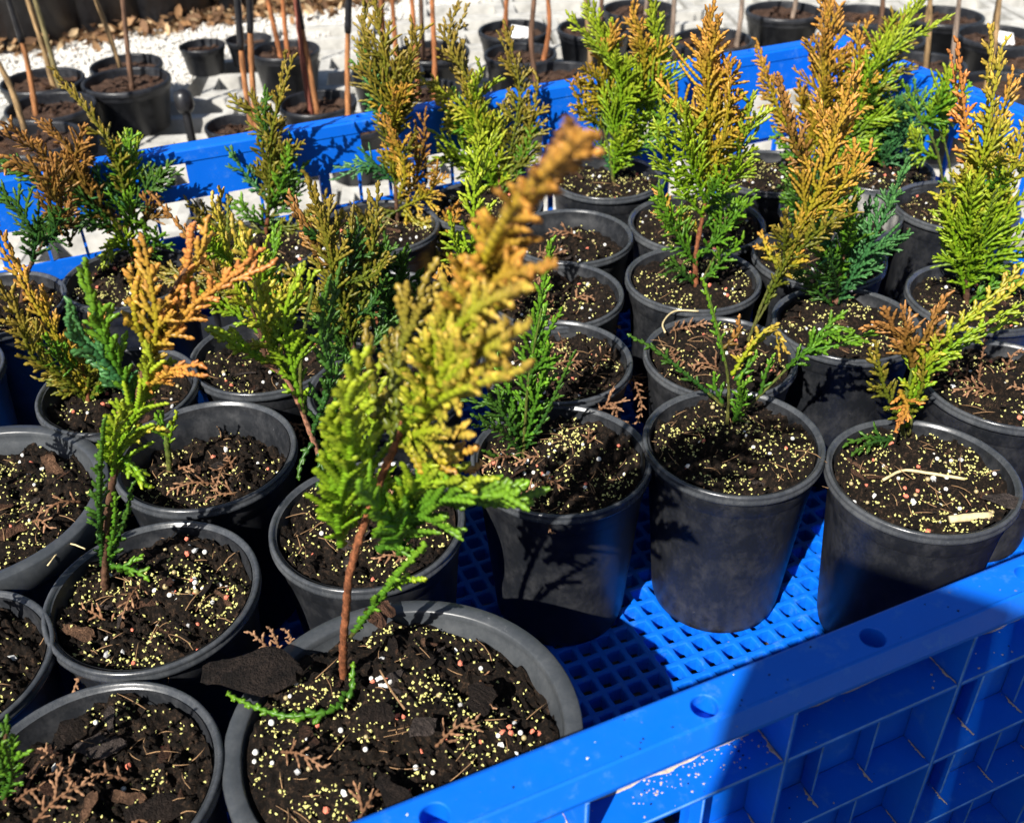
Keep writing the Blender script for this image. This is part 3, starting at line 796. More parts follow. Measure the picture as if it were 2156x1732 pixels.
plant(PO['B'], (220, 1235),
 [([(220, 1235), (222, 1150), (230, 1060), (245, 980), (285, 850), (312, 740), (350, 640), (395, 560)], .0024, .0009, 'brown')],
 [([(217, 1190), (208, 1080), (210, 980), (226, 880)], 26, 'dark', 0, .35), ([(224, 1200), (262, 1095), (278, 1020)], 24, 'dark', .1, .35),
  ([(226, 1180), (240, 1110), (243, 1040)], 22, 'green', -.1, 0), ([(232, 1190), (268, 1195), (305, 1212)], 30, 'green', -.2, .1),
  ([(236, 1015), (256, 930), (292, 850), (320, 770)], 62, 'lime', -.1, .02, 'f'), ([(240, 1000), (245, 930), (262, 860)], 40, 'lime', -.2, .05, 'f'),
  ([(252, 960), (285, 985), (298, 1012)], 32, 'lime', -.2, -.05), ([(268, 935), (310, 905), (348, 905)], 24, 'yellow', -.1, .1),
  ([(285, 850), (240, 760), (205, 670), (178, 560)], 62, 'green', -.2, .2), ([(280, 830), (225, 755), (170, 700), (150, 640)], 45, 'blue', .1, .1),
  ([(285, 845), (235, 790), (190, 740)], 36, 'blue', -.1, 0),
  ([(296, 800), (328, 700), (318, 600), (300, 500)], 52, 'gold', -.2, .12), ([(300, 825), (352, 782), (418, 766)], 36, 'orange', -.2, .1),
  ([(318, 745), (400, 650), (465, 600), (545, 528)], 52, 'orange', -.2, .2), ([(345, 660), (390, 570), (405, 478)], 26, 'orange', 0, .4),
  ([(340, 690), (375, 620), (425, 520), (432, 470)], 34, 'gold', .2, .15), ([(310, 740), (290, 660), (275, 570)], 36, 'gold', .2, .1)], -.08, 1.1)
make_pot('C', 'black pot at the crate corner holding much brown fibrous litter and one dark sprig', -0.14, .03, (0, 0), 300, 5, 18, 2, dead=6)
plant(PO['C'], (10, 1690), [([(10, 1690), (8, 1620), (12, 1540)], .0016, .001, 'brown')],
 [([(10, 1680), (4, 1600), (14, 1520)], 42, 'dark', 0, .45), ([(8, 1680), (25, 1620), (22, 1550)], 30, 'green', -.1, .0)], 0)
make_pot('D', 'wide black pot with flat worn rim, bark pieces and hardly any green', -0.22, .10, (0, 0), 900, 8, 16, 3, dead=3)
plant(PO['D'], (-40, 1060), [([(-40, 1060), (-45, 980), (-60, 880)], .002, .001, 'brown')],
 [([(-45, 980), (-70, 880), (-60, 780)], 45, 'olive', 0, .1), ([(-45, 960), (-90, 900), (-120, 850)], 40, 'green', 0, .1)])
make_pot('E', 'black pot pushed against the crate end beside the flat-rimmed pot', -0.19, .04, (0, 0), 200, 8, 8, 3, dead=2)
plant(PO['E'], (-90, 1380), [([(-90, 1380), (-95, 1290), (-110, 1180)], .002, .001, 'brown')],
 [([(-95, 1290), (-120, 1190), (-125, 1080)], 50, 'lime', 0, .1), ([(-95, 1300), (-150, 1240), (-180, 1180)], 45, 'green', 0, .1)])
make_pot('F', 'black pot with only a short cut green stub rising from sunken soil', -0.41, .02, (0, .0), 380, 6, 8, 2, dead=5)
plant(PO['F'], (358, 1000), [([(358, 1000), (353, 945), (349, 915)], .0021, .0018, 'green')],
 [([(353, 950), (345, 905), (338, 868)], 24, 'green', 0, .1), ([(352, 945), (362, 900), (372, 870)], 20, 'lime', 0, .1)])
make_pot('G', 'black pot whose long bare stem slants out to yellow-green sprays', -0.12, .03, (0, 0), 560, 9, 12, 7, dead=2)
plant(PO['G'], (722, 1140),
 [([(722, 1140), (708, 1075), (688, 1000), (663, 937), (635, 865), (600, 795), (553, 762), (484, 722)], .0019, .001, 'pink'),
  ([(640, 870), (632, 800), (640, 700), (660, 600)], .0012, .0008, 'green')],
 [([(640, 865), (612, 760), (600, 660), (640, 560)], 54, 'lime', -.1, 0), ([(605, 800), (565, 700), (545, 600), (490, 480)], 56, 'yellow', .1, .0),
  ([(560, 765), (510, 722), (450, 690)], 34, 'lime', 0, .1), ([(655, 920), (690, 800), (690, 690), (715, 560)], 44, 'dark', .3, .3),
  ([(668, 950), (680, 990), (672, 1015)], 22, 'dark', -.2, .3), ([(660, 930), (640, 960), (628, 1000)], 16, 'dark', -.2, .4), ([(680, 985), (700, 900), (715, 830)], 30, 'dark', .2, .3),
  ([(620, 830), (580, 740), (575, 650)], 36, 'lime', .2, 0)], 0)
make_pot('H', 'black pot in the front row with a feathery dark green seedling and dry sprigs', -0.14, .03, (0, .03), 760, 12, 8, 9, dead=5)
plant(PO['H'], (1100, 955), [([(1100, 955), (1106, 880), (1115, 780), (1140, 650)], .0012, .0007, 'green')],
 [([(1104, 940), (1112, 840), (1122, 720), (1160, 510)], 44, 'green', .1, .0), ([(1105, 945), (1145, 880), (1182, 800), (1207, 745)], 22, 'dark', -.1, .3),
  ([(1100, 940), (1050, 860), (988, 812)], 40, 'dark', -.2, .35), ([(1097, 950), (1052, 905), (998, 875)], 30, 'dark', -.3, .4),
  ([(1112, 810), (1150, 710), (1180, 655)], 24, 'green', -.1, .0), ([(1106, 940), (1082, 860), (1060, 780), (1052, 715)], 38, 'green', .1, -.05),
  ([(1095, 955), (1060, 965), (1022, 950)], 22, 'dark', -.2, .3), ([(1104, 930), (1135, 840), (1150, 760)], 36, 'green', .2, -.05)], -.05, 1.0)
make_pot('I', 'black pot with the sparsest seedling, thin green stems arching sideways', -0.10, .02, (0, 0), 620, 8, 5, 4)
plant(PO['I'], (1530, 900),
 [([(1530, 900), (1533, 810), (1515, 710), (1484, 595)], .0012, .0006, 'green'), ([(1538, 893), (1600, 832), (1660, 772), (1702, 735), (1760, 716)], .0011, .0006, 'green'),
  ([(1522, 855), (1450, 790), (1385, 742)], .0011, .0006, 'green')],
 [([(1525, 760), (1505, 680), (1480, 590)], 18, 'green', 0, .2), ([(1655, 775), (1705, 732), (1765, 716), (1835, 705)], 40, 'green', -.2, .1),
  ([(1690, 745), (1740, 690), (1790, 700)], 30, 'green', -.1, .1), ([(1500, 835), (1440, 785), (1385, 740), (1328, 708)], 20, 'dark', -.1, .3),
  ([(1545, 888), (1553, 840), (1556, 800)], 34, 'green', -.1, -.1), ([(1600, 832), (1612, 785), (1626, 752)], 24, 'green', 0, -.1), ([(1522, 850), (1505, 815), (1505, 788)], 20, 'green', 0, -.1),
  ([(1540, 790), (1580, 730), (1625, 690), (1655, 740)], 26, 'yellow', -.1, .3), ([(1520, 735), (1550, 705), (1555, 670)], 16, 'bronze', 0, .2), ([(1545, 800), (1575, 770), (1590, 745)], 20, 'green', 0, 0)], 0)
make_pot('J', 'black pot by the rail corner with straw on its soil and a brown fan-shaped spray', -0.10, .03, (0, .02), 760, 14, 6, 9)
plant(PO['J'], (1905, 925),
 [([(1905, 925), (1900, 870), (1922, 770)], .0016, .0010, 'green'), ([(1912, 915), (1940, 790), (2010, 700), (2100, 625)], .0012, .0007, 'green')],
 [([(1908, 900), (1930, 790), (2010, 690), (2100, 612), (2160, 550)], 40, 'yellow', .2, -.02), ([(1908, 885), (1950, 780), (2030, 710), (2150, 640)], 40, 'lime', -.2, .0),
  ([(1922, 775), (1905, 720), (1868, 690), (1830, 688)], 46, 'bronze', -.2, .2), ([(1925, 770), (1950, 700), (1990, 625)], 44, 'bronze', 0, .18), ([(1920, 775), (1910, 700), (1900, 650)], 40, 'bronze', -.1, .2),
  ([(1898, 900), (1860, 810), (1842, 720)], 34, 'olive', -.2, .0), ([(1900, 880), (1935, 810), (1945, 760)], 36, 'olive', .2, .1), ([(1892, 820), (1906, 850), (1890, 888)], 28, 'orange', -.5, .2),
  ([(1890, 928), (1835, 920), (1785, 932)], 30, 'dark', -.2, .3), ([(1885, 932), (1872, 950), (1868, 968)], 22, 'dark', -.2, .3)], 0)
make_pot('K', 'black pot at the rear wall with a thick lime seedling topped in gold', -0.19, .02)
plant(PO['K'], (1293, 385), [([(1293, 388), (1282, 320), (1265, 250)], .002, .001, 'green')],
 [([(1290, 375), (1310, 250), (1290, 130), (1240, 15)], 72, 'lime', -.3, .05), ([(1295, 360), (1360, 250), (1385, 120), (1370, 0)], 62, 'lime', -.3, .08), ([(1290, 370), (1255, 280), (1232, 180)], 20, 'blue', 0, 0),
  ([(1297, 340), (1380, 270), (1400, 200)], 44, 'green', .1, .1), ([(1285, 250), (1265, 150), (1290, 60)], 50, 'gold', -.4, 0), ([(1330, 240), (1350, 120), (1330, 20)], 50, 'gold', -.3, .0)])
make_pot('L', 'black pot with sunken litter and roots trailing over its rim', -0.34, .02, chips=10, dead=4, fl=120)
make_pot('MN', 'black pot with a heavy drift of yellow granules behind the red-stemmed seedling', -0.12, .03, fl=420)
make_pot('O', 'black pot with the full red-stemmed seedling, lime green with orange crown', -0.10, .03, fl=380)
plant(PO['O'], (1465, 605), [([(1465, 608), (1464, 540), (1478, 460), (1488, 400), (1498, 300)], .0022, .001, 'red'), ([(1480, 585), (1520, 510), (1550, 450)], .001, .0006, 'green')],
 [([(1486, 410), (1490, 280), (1500, 160), (1495, 48)], 80, 'gold', -.3, .06), ([(1480, 460), (1432, 380), (1402, 280), (1388, 195)], 50, 'lime', -.2, .05),
  ([(1486, 440), (1540, 360), (1568, 280), (1580, 210)], 56, 'lime', -.2, .05), ([(1475, 540), (1530, 465), (1572, 410)], 44, 'green', -.2, .05), ([(1478, 590), (1530, 540), (1562, 505)], 38, 'green', -.2, 0),
  ([(1468, 560), (1415, 480), (1385, 400)], 48, 'green', -.2, .1), ([(1462, 598), (1425, 560), (1398, 555)], 30, 'dark', -.2, .3), ([(1485, 430), (1455, 330), (1440, 230)], 56, 'lime', -.4, .05), ([(1490, 400), (1530, 260), (1530, 130)], 56, 'gold', -.3, .02)])
make_pot('P', 'black pot crowded with dry brown moss and no seedling showing', -0.14, .03, chips=8, dead=5)
make_pot('Q', 'black pot with a green spear tipped in brown behind the tall leaning cedar', -0.14, .02, dead=3)
plant(PO['Q'], (1060, 745), [([(1060, 750), (1035, 680), (1005, 560), (1002, 460)], .002, .001, 'brown')],
 [([(1020, 640), (1000, 540), (998, 410), (1008, 283)], 58, 'lime', -.2, .12), ([(1015, 620), (965, 530), (945, 450)], 34, 'lime', -.2, 0), ([(1015, 610), (1045, 540), (1050, 470)], 36, 'yellow', -.1, .1)])
make_pot('R', 'black pot with gold spear-shaped seedling rising on two mossy stems', -0.10, .03, fl=240, dead=4)
plant(PO['R'], (1575, 695), [([(1575, 695), (1612, 620), (1650, 545), (1705, 440), (1750, 320)], .0013, .0008, 'green'), ([(1585, 690), (1632, 610), (1680, 520)], .0012, .0007, 'green')],
 [([(1650, 560), (1700, 450), (1745, 330), (1795, 155)], 64, 'gold', -.2, .1), ([(1720, 400), (1680, 300), (1640, 160)], 30, 'bronze', .1, .1), ([(1690, 470), (1765, 400), (1832, 315)], 44, 'gold', -.3, .1),
  ([(1640, 570), (1730, 480), (1795, 425)], 40, 'olive', -.2, .1), ([(1610, 640), (1650, 560), (1690, 490)], 28, 'olive', -.2, 0), ([(1735, 370), (1740, 280), (1720, 200)], 34, 'gold', .1, .15)])
make_pot('S', 'black pot with pinkish stem and blue-green lacy sprays', -0.10, .03, fl=360)
plant(PO['S'], (1756, 655), [([(1756, 660), (1762, 600), (1778, 530)], .0022, .001, 'pink')],
 [([(1760, 640), (1805, 560), (1855, 470), (1905, 345)], 46, 'blue', -.3, .1), ([(1758, 620), (1738, 540), (1722, 470)], 42, 'green', .1, 0), ([(1780, 600), (1850, 535), (1908, 498)], 36, 'blue', -.2, .1),
  ([(1765, 600), (1790, 480), (1802, 380)], 48, 'green', .2, .1), ([(1752, 645), (1705, 600), (1665, 560)], 30, 'dark', -.2, .3), ([(1760, 610), (1800, 520), (1830, 430)], 40, 'blue', 0, 0)])
make_pot('T', 'black pot squeezed behind the pink-stemmed seedling, pale limescale on its inside', -0.29, .02, wallmat='pot')
plant(PO['T'], (1720, 535), [([(1720, 540), (1722, 470), (1715, 400)], .0016, .0008, 'brown')],
 [([(1720, 510), (1690, 420), (1660, 340)], 46, 'dark', 0, .4), ([(1720, 510), (1750, 430), (1770, 340)], 46, 'green', 0, 0)])
make_pot('U', 'pot with chalky whitened inner wall in the second rear row', -0.44, .02, wallmat='chalk', fl=60)
make_pot('V', 'black pot at the right wall with two thin bare green stems', -0.19, .02)
plant(PO['V'], (2000, 430), [([(2000, 440), (1985, 380), (1965, 300), (1900, 200)], .0016, .0008, 'green'), ([(2005, 440), (2000, 360), (1980, 280), (1925, 190)], .0014, .0007, 'green')],
 [([(2005, 430), (2025, 390), (2060, 360)], 46, 'green', 0, 0), ([(1975, 320), (1940, 250), (1900, 175)], 24, 'green', 0, .2), ([(1985, 300), (1990, 240), (2010, 170)], 26, 'lime', 0, .1), ([(2010, 430), (2045, 410), (2070, 330)], 40, 'green', 0, 0),
  ([(1930, 230), (1960, 190), (2000, 160)], 22, 'lime', 0, .0)])
make_pot('W', 'black pot in the rear corner with a hazy blue-green seedling', -0.19, .02)
plant(PO['W'], (1860, 360), [([(1860, 362), (1850, 290), (1840, 220)], .0016, .0008, 'brown')],
 [([(1858, 350), (1845, 250), (1830, 150)], 60, 'blue', -.2, .1), ([(1860, 350), (1900, 260), (1925, 190)], 50, 'blue', -.2, .05), ([(1858, 350), (1810, 290), (1790, 210)], 50, 'green', 0, .05), ([(1862, 350), (1920, 310), (1950, 260)], 36, 'blue', 0, 0)])
make_pot('X', 'black pot at the rear wall with two broad golden plumes', -0.19, .02)
plant(PO['X'], (1680, 375), [([(1680, 380), (1705, 290), (1735, 180)], .002, .001, 'brown')],
 [([(1685, 370), (1725, 260), (1748, 150), (1742, 10)], 74, 'gold', -.3, .08), ([(1690, 330), (1640, 230), (1592, 85)], 34, 'gold', 0, .12), ([(1695, 350), (1790, 260), (1850, 130), (1940, 5)], 70, 'lime', -.2, .05),
  ([(1690, 360), (1780, 330), (1860, 280)], 44, 'green', 0, .1), ([(1715, 300), (1790, 170), (1820, 60)], 56, 'gold', 0, .05), ([(1800, 240), (1860, 150), (1880, 40)], 56, 'olive', .1, .1), ([(1690, 350), (1660, 300), (1630, 280)], 34, 'green', 0, 0)])
make_pot('Y', 'black pot with the tall dense lime seedling, copper and gold at its crown', -0.17, .02)
plant(PO['Y'], (2032, 645), [([(2032, 650), (2038, 540), (2058, 420), (2072, 300)], .0023, .001, 'brown')],
 [([(2038, 570), (2055, 430), (2072, 300), (2088, 70)], 56, 'yellow', -.2, .06), ([(2050, 440), (2036, 300), (2015, 90)], 28, 'orange', -.1, .3), ([(2042, 520), (2110, 400), (2160, 240)], 56, 'yellow', -.2, .08),
  ([(2036, 600), (2100, 540), (2170, 460)], 62, 'lime', -.2, -.05), ([(2032, 620), (2012, 520), (1992, 420)], 44, 'lime', -.2, 0), ([(2035, 640), (2090, 600), (2160, 590)], 44, 'green', -.2, .05),
  ([(2068, 330), (2110, 230), (2132, 150)], 34, 'gold', 0, .15), ([(2036, 600), (2030, 480), (2035, 380)], 56, 'lime', -.3, 0), ([(2040, 590), (2075, 480), (2110, 380)], 56, 'lime', -.3, .02), ([(2034, 640), (2060, 700), (2110, 700)], 34, 'green', -.3, .1)])
make_pot('Z', 'black pot at the right end with dry twigs standing in it', -0.12, .02, chips=8, dead=3)
make_pot('AA', 'black pot with a low fan of olive sprays spreading to one side', -0.22, .02, (0, 0), 200, 10, 6, 5, dead=3)
plant(PO['AA'], (185, 848), [([(185, 850), (183, 815), (170, 770)], .002, .0012, 'red')],
 [([(184, 838), (150, 760), (90, 655), (-5, 480)], 34, 'gold', 0, .15), ([(184, 840), (140, 790), (80, 735), (0, 605)], 50, 'olive', -.2, .2), ([(190, 840), (212, 790), (216, 735)], 46, 'olive', -.1, .1),
  ([(184, 845), (135, 805), (92, 772)], 34, 'olive', -.2, .0), ([(186, 835), (170, 760), (150, 690)], 44, 'olive', .1, .25), ([(192, 840), (225, 800), (232, 770)], 26, 'green', -.1, .1)], 0)
make_pot('BB', 'black pot against the left end wall in the third row', -0.19, .02, fl=160, dead=1)
plant(PO['BB'], (-100, 760), [([(-100, 765), (-110, 680), (-120, 600)], .0018, .001, 'brown')], [([(-105, 720), (-120, 600), (-140, 480)], 50, 'olive', 0, .2), ([(-105, 720), (-60, 640), (-50, 560)], 40, 'bronze', 0, .2)])
make_pot('CC', 'black pot in the rear left corner with dark bronze sprays spreading over the wall', -0.19, .02, fl=160)
plant(PO['CC'], (40, 640), [([(40, 645), (60, 570), (110, 480), (150, 420)], .002, .001, 'brown')],
 [([(150, 520), (110, 400), (40, 340), (-10, 330)], 44, 'bronze', -.2, -.1), ([(90, 520), (40, 440), (-20, 380)], 44, 'dark', -.1, .3)])
make_pot('DD', 'black pot in the second row with yellow upright sprays and one thin bronze shoot', -0.19, .02, (0, 0), 260, 12, 8, 8, dead=2)
plant(PO['DD'], (560, 770), [([(560, 775), (545, 690), (505, 600), (470, 500)], .0019, .001, 'brown')],
 [([(545, 690), (495, 590), (466, 480), (464, 405)], 40, 'yellow', -.2, .1), ([(520, 650), (450, 570), (390, 490), (318, 408)], 24, 'bronze', .0, .25), ([(550, 720), (600, 640), (625, 570)], 40, 'lime', -.2, 0),
  ([(545, 700), (470, 640), (400, 600)], 40, 'lime', 0, .05), ([(540, 690), (530, 590), (505, 500)], 44, 'lime', .2, 0), ([(520, 640), (460, 580), (420, 520)], 38, 'olive', .2, .2), ([(530, 660), (420, 600), (330, 560)], 44, 'olive', .3, .05), ([(540, 690), (570, 580), (580, 480)], 44, 'green', .4, .05)], fill=7)
make_pot('FF', 'black pot hidden behind the tall leaning cedar, olive sprays with brown tips', -0.19, .02, fl=220)
plant(PO['FF'], (752, 820), [([(752, 825), (742, 720), (718, 600), (695, 500)], .002, .001, 'brown')],
 [([(740, 710), (715, 600), (690, 480), (648, 372)], 66, 'olive', -.1, .12), ([(742, 720), (772, 600), (790, 470), (796, 392)], 48, 'olive', .1, .05), ([(745, 750), (670, 650), (610, 570)], 48, 'olive', .1, .1),
  ([(745, 760), (700, 700), (650, 660)], 36, 'dark', .1, .4), ([(730, 660), (740, 560), (740, 460)], 50, 'olive', .2, .05), ([(715, 590), (660, 500), (610, 410)], 36, 'bronze', .1, .1), ([(745, 770), (690, 690), (680, 620)], 46, 'dark', -.1, .35), ([(748, 790), (800, 700), (850, 650)], 46, 'dark', .2, .35)], fill=8)
make_pot('EE', 'black pot with very dark green sprays and a white plastic label beside its stem', -0.19, .02)
plant(PO['EE'], (800, 705), [([(800, 712), (793, 660), (800, 590)], .002, .001, 'red')],
 [([(800, 690), (838, 610), (850, 530)], 60, 'dark', -.2, .3), ([(798, 690), (745, 640), (705, 610)], 48, 'dark', -.2, .3), ([(802, 680), (870, 635), (885, 580)], 44, 'dark', -.1, .3), ([(800, 660), (800, 580), (810, 500)], 50, 'dark', .1, .35), ([(800, 700), (850, 690), (880, 660)], 30, 'dark', -.2, .3), ([(800, 700), (760, 720), (720, 700)], 36, 'dark', -.2, .3)], fill=7)
make_pot('RLA', 'black pot at the rear wall with forked seedling, bronze shoot above teal sprays', -0.19, .02)
plant(PO['RLA'], (282, 560), [([(282, 565), (278, 480), (266, 420), (256, 370)], .002, .001, 'red')],
 [([(268, 430), (240, 330), (195, 245), (115, 148)], 32, 'olive', 0, .2), ([(265, 430), (265, 340), (272, 275)], 46, 'green', 0, .1), ([(270, 440), (315, 400), (358, 345)], 44, 'dark', 0, .4), ([(265, 430), (222, 400), (198, 355)], 40, 'blue', 0, 0),
  ([(275, 500), (180, 400), (150, 320), (90, 255)], 54, 'bronze', -.5, -.05), ([(270, 520), (190, 430), (110, 380), (0, 335)], 46, 'dark', -.6, .35), ([(240, 480), (140, 460), (55, 485)], 36, 'dark', -.5, .35), ([(215, 440), (90, 330), (15, 262)], 44, 'bronze', -.5, .0),
  ([(280, 540), (250, 500), (215, 540)], 50, 'lime', -.5, .1), ([(285, 545), (330, 500), (300, 470)], 40, 'green', -.4, 0), ([(200, 440), (160, 380), (180, 300)], 44, 'bronze', -.4, .0), ([(285, 550), (230, 590), (200, 640)], 34, 'olive', -.4, .1)])
make_pot('RLB', 'black pot at the rear wall with a narrow dark spear of foliage', -0.19, .02)
plant(PO['RLB'], (560, 495), [([(560, 500), (568, 400), (575, 280)], .002, .0009, 'red')],
 [([(562, 470), (572, 370), (578, 260), (602, 112)], 38, 'olive', 0, .1), ([(565, 420), (520, 370), (482, 318)], 30, 'blue', 0, .1), ([(562, 470), (610, 420), (640, 350)], 34, 'dark', 0, .4), ([(562, 480), (520, 440), (490, 420)], 40, 'green', 0, .05),
  ([(575, 330), (560, 250), (556, 190)], 30, 'dark', 0, .4), ([(564, 440), (600, 360), (612, 290)], 34, 'dark', 0, .4), ([(560, 490), (450, 470), (400, 430)], 40, 'olive', -.3, .1), ([(562, 480), (640, 470), (690, 420)], 44, 'olive', -.3, .1)], fill=7)
make_pot('RLC', 'black pot at the rear wall with a tall dusky plume, bronze at the top', -0.19, .02)
plant(PO['RLC'], (835, 445), [([(835, 450), (828, 330), (818, 200)], .002, .0009, 'brown')],
 [([(832, 400), (825, 260), (808, 130), (785, -30)], 72, 'olive', -.2, .1), ([(835, 390), (775, 345), (718, 352)], 34, 'blue', 0, 0), ([(838, 420), (850, 350), (798, 238)], 34, 'gold', -.4, .15), ([(840, 430), (885, 350), (895, 235)], 40, 'bronze', -.4, .0),
  ([(828, 300), (790, 180), (760, 100)], 50, 'dark', .1, .5), ([(825, 280), (855, 160), (870, 60)], 50, 'olive', .1, .15), ([(842, 440), (905, 400), (920, 350)], 40, 'gold', -.4, .05), ([(850, 440), (920, 540), (890, 610)], 50, 'gold', -.9, .2), ([(842, 440), (780, 470), (740, 430)], 40, 'olive', -.4, .1), ([(845, 450), (920, 480), (960, 430)], 44, 'gold', -.5, .1)], fill=6)
make_pot('RLD', 'black pot at the rear wall with wide yellow-green sprays and an olive twin stem', -0.19, .02)
plant(PO['RLD'], (1055, 420), [([(1055, 425), (1040, 330), (1005, 240)], .002, .0009, 'red')],
 [([(1050, 400), (1030, 310), (980, 230), (885, 165)], 54, 'yellow', -.3, -.1), ([(1048, 395), (1012, 280), (1000, 200), (1012, 150)], 60, 'lime', -.3, .0), ([(1050, 405), (1000, 345), (915, 280)], 48, 'lime', -.3, 0),
  ([(1055, 400), (1082, 280), (1092, 180), (1065, 65)], 48, 'olive', 0, .1), ([(1055, 400), (1112, 300), (1132, 170)], 44, 'olive', 0, .1), ([(1030, 310), (990, 180), (945, 90), (965, 0)], 36, 'olive', 0, .25), ([(1058, 410), (1100, 350), (1120, 270)], 40, 'green', 0, .05), ([(1045, 380), (960, 330), (905, 340)], 36, 'lime', -.4, 0)])

# dry sprigs hanging over rims, straws, the big bark plates on the heaped pot
def extra_frond(P, px, hw, pal, dy=0, tip=0, name='dead_sprig'):
    g = at_z(px[0][0], px[0][1], P.h + FLOORZ + P.sd)
    pts = [at_y(a, b_, g.y + dy * i / (len(px) - 1), 0, g.z) for i, (a, b_) in enumerate(px)]
    d_ = pts[0].length
    frond(name, [W(*p) for p in pts], hw / FPX * d_ * R, pal, P.soil, P.dist, random.uniform(-.3, .3), 1.8, tip, (62, 40), 'dead', .66, P.loc)
extra_frond(PO['H'], [(1250, 870), (1290, 850), (1300, 905), (1290, 960)], 42, 'dead', -.2, .25)
extra_frond(PO['Q'], [(1230, 720), (1290, 770), (1330, 800), (1372, 830)], 40, 'dead', -.1, .2)
extra_frond(PO['Q'], [(1200, 735), (1250, 760), (1310, 770)], 34, 'dead', -.1, .1)
extra_frond(PO['Q'], [(1330, 790), (1350, 850), (1340, 890)], 26, 'dead', -.3, .1)
extra_frond(PO['P'], [(1220, 650), (1250, 690), (1270, 740)], 46, 'dead', -.3, -.15)
extra_frond(PO['P'], [(1270, 640), (1290, 690), (1285, 720)], 36, 'dead', -.3, -.15)
extra_frond(PO['H'], [(1140, 1060), (1148, 1090), (1160, 1120)], 16, 'dead', -.35, .1)
extra_frond(PO['R'], [(1400, 700), (1440, 690), (1490, 680)], 34, 'dead', 0, .2)
extra_frond(PO['A'], [(880, 1575), (920, 1590), (985, 1600)], 38, 'dead', -.1, .25)
extra_frond(PO['A'], [(960, 1590), (975, 1620), (950, 1650)], 28, 'dead', -.1, .3)
extra_frond(PO['A'], [(575, 1375), (545, 1345), (525, 1330)], 22, 'dead', 0, .45)
extra_frond(PO['A'], [(590, 1372), (580, 1345), (568, 1322)], 18, 'dead', 0, .45)
extra_frond(PO['A'], [(605, 1370), (612, 1345), (600, 1325)], 16, 'dead', 0, .4)
extra_frond(PO['B'], [(230, 1370), (190, 1400), (160, 1440), (158, 1475)], 9, 'dead', -.35, .2)
extra_frond(PO['L'], [(1215, 510), (1235, 530), (1250, 545)], 24, 'dead', -.3, .3)
extra_frond(PO['F'], [(600, 885), (625, 900), (640, 930)], 24, 'dead', -.1, .1)
extra_frond(PO['Z'], [(2060, 800), (2070, 730), (2075, 690)], 10, 'dead', 0, .3)
extra_frond(PO['Z'], [(2110, 800), (2130, 750), (2150, 740)], 26, 'dead', 0, .1)
def lying_spray(P, px, hw, pal, dz, tip=0):
    pts = [at_z(a, b_, P.h + FLOORZ + z) for (a, b_), z in zip(px, dz)]
    frond('spray', [W(*p) for p in pts], hw / FPX * pts[0].length * R, pal, P.root, P.dist, 0, 1.1, tip, (44, 24), 'leaf', 1.1, P.loc)
lying_spray(PO['A'], [(728, 1455), (705, 1490), (620, 1506), (550, 1492), (482, 1462)], 34, 'green', (.04, .10, .12, .13, .12), .05)
lying_spray(PO['A'], [(735, 1470), (742, 1440), (742, 1405)], 18, 'green', (.04, .10, .2), .0)
def straw(P, px, r, name='straw', mat='straw', dz=.05):
    pts = [at_z(a, b_, P.h + FLOORZ + P.sd + dz) for a, b_ in px]
    V, F, _ = tube(smooth_path([W(*p) for p in pts], .004), [r] * (len(smooth_path([W(*p) for p in pts], .004))), 6, None, .12)
    ob(name, mesh(name, [v - P.loc for v in V], F, M[mat]), P.soil)
straw(PO['J'], [(1858, 1010), (1900, 990), (1950, 995), (2030, 1008)], .0010, dz=.10)
straw(PO['J'], [(1998, 1093), (2040, 1088), (2085, 1085)], .0026, dz=.07)
straw(PO['B'], [(100, 1190), (140, 1145), (180, 1155)], .0005, dz=.12)
straw(PO['A'], [(800, 1410), (822, 1450), (852, 1492)], .0006, 'straw', 'root', .35)
straw(PO['R'], [(1400, 700), (1395, 680), (1420, 655), (1470, 655)], .0007, dz=.15)
def plate(P, px, size, tilt, seed, dz=.1):
    q = at_z(px[0], px[1], P.h + FLOORZ + P.sd + dz)
    o = ob('bark_chip', CHIPS[seed], P.soil); o.location = W(*q) - P.loc
    o.scale = tuple(s * R for s in size); o.rotation_euler = tilt
plate(PO['A'], (528, 1412), (.40, .50, .55), (.15, -.10, -.12), 3, .26)
plate(PO['A'], (800, 1290), (.15, .3, .3), (.5, .3, 1.2), 1, .30)
plate(PO['A'], (890, 1530), (.14, .2, .2), (.2, .4, .9), 4, .32)
plate(PO['A'], (1010, 1470), (.14, .3, .2), (.4, .1, 1.4), 8, .25)
plate(PO['A'], (830, 1675), (.17, .22, .2), (.3, .5, -.7), 3, .25)
plate(PO['A'], (790, 1500), (.13, .25, .2), (.1, .3, .4), 8, .32)
plate(PO['B'], (165, 1330), (.14, .18, .2), (.1, .2, -.25), 2, .06)
plate(PO['B'], (300, 1270), (.15, .14, .15), (.1, .1, .35), 1, .06)
plate(PO['D'], (110, 985), (.16, .22, .2), (.2, .9, -.9), 2, .12)
plate(PO['D'], (30, 1115), (.18, .2, .2), (.2, .2, .9), 1, .1)
plate(PO['J'], (2120, 1055), (.22, .22, .2), (.1, .1, -.2), 4, .08)
plate(PO['C'], (210, 1570), (.18, .25, .2), (.1, .2, .2), 4, .08)
plate(PO['C'], (145, 1545), (.16, .25, .2), (.5, .2, 1.3), 3, .1)
plate(PO['C'], (330, 1700), (.22, .25, .2), (.2, .4, .5), 3, .08)
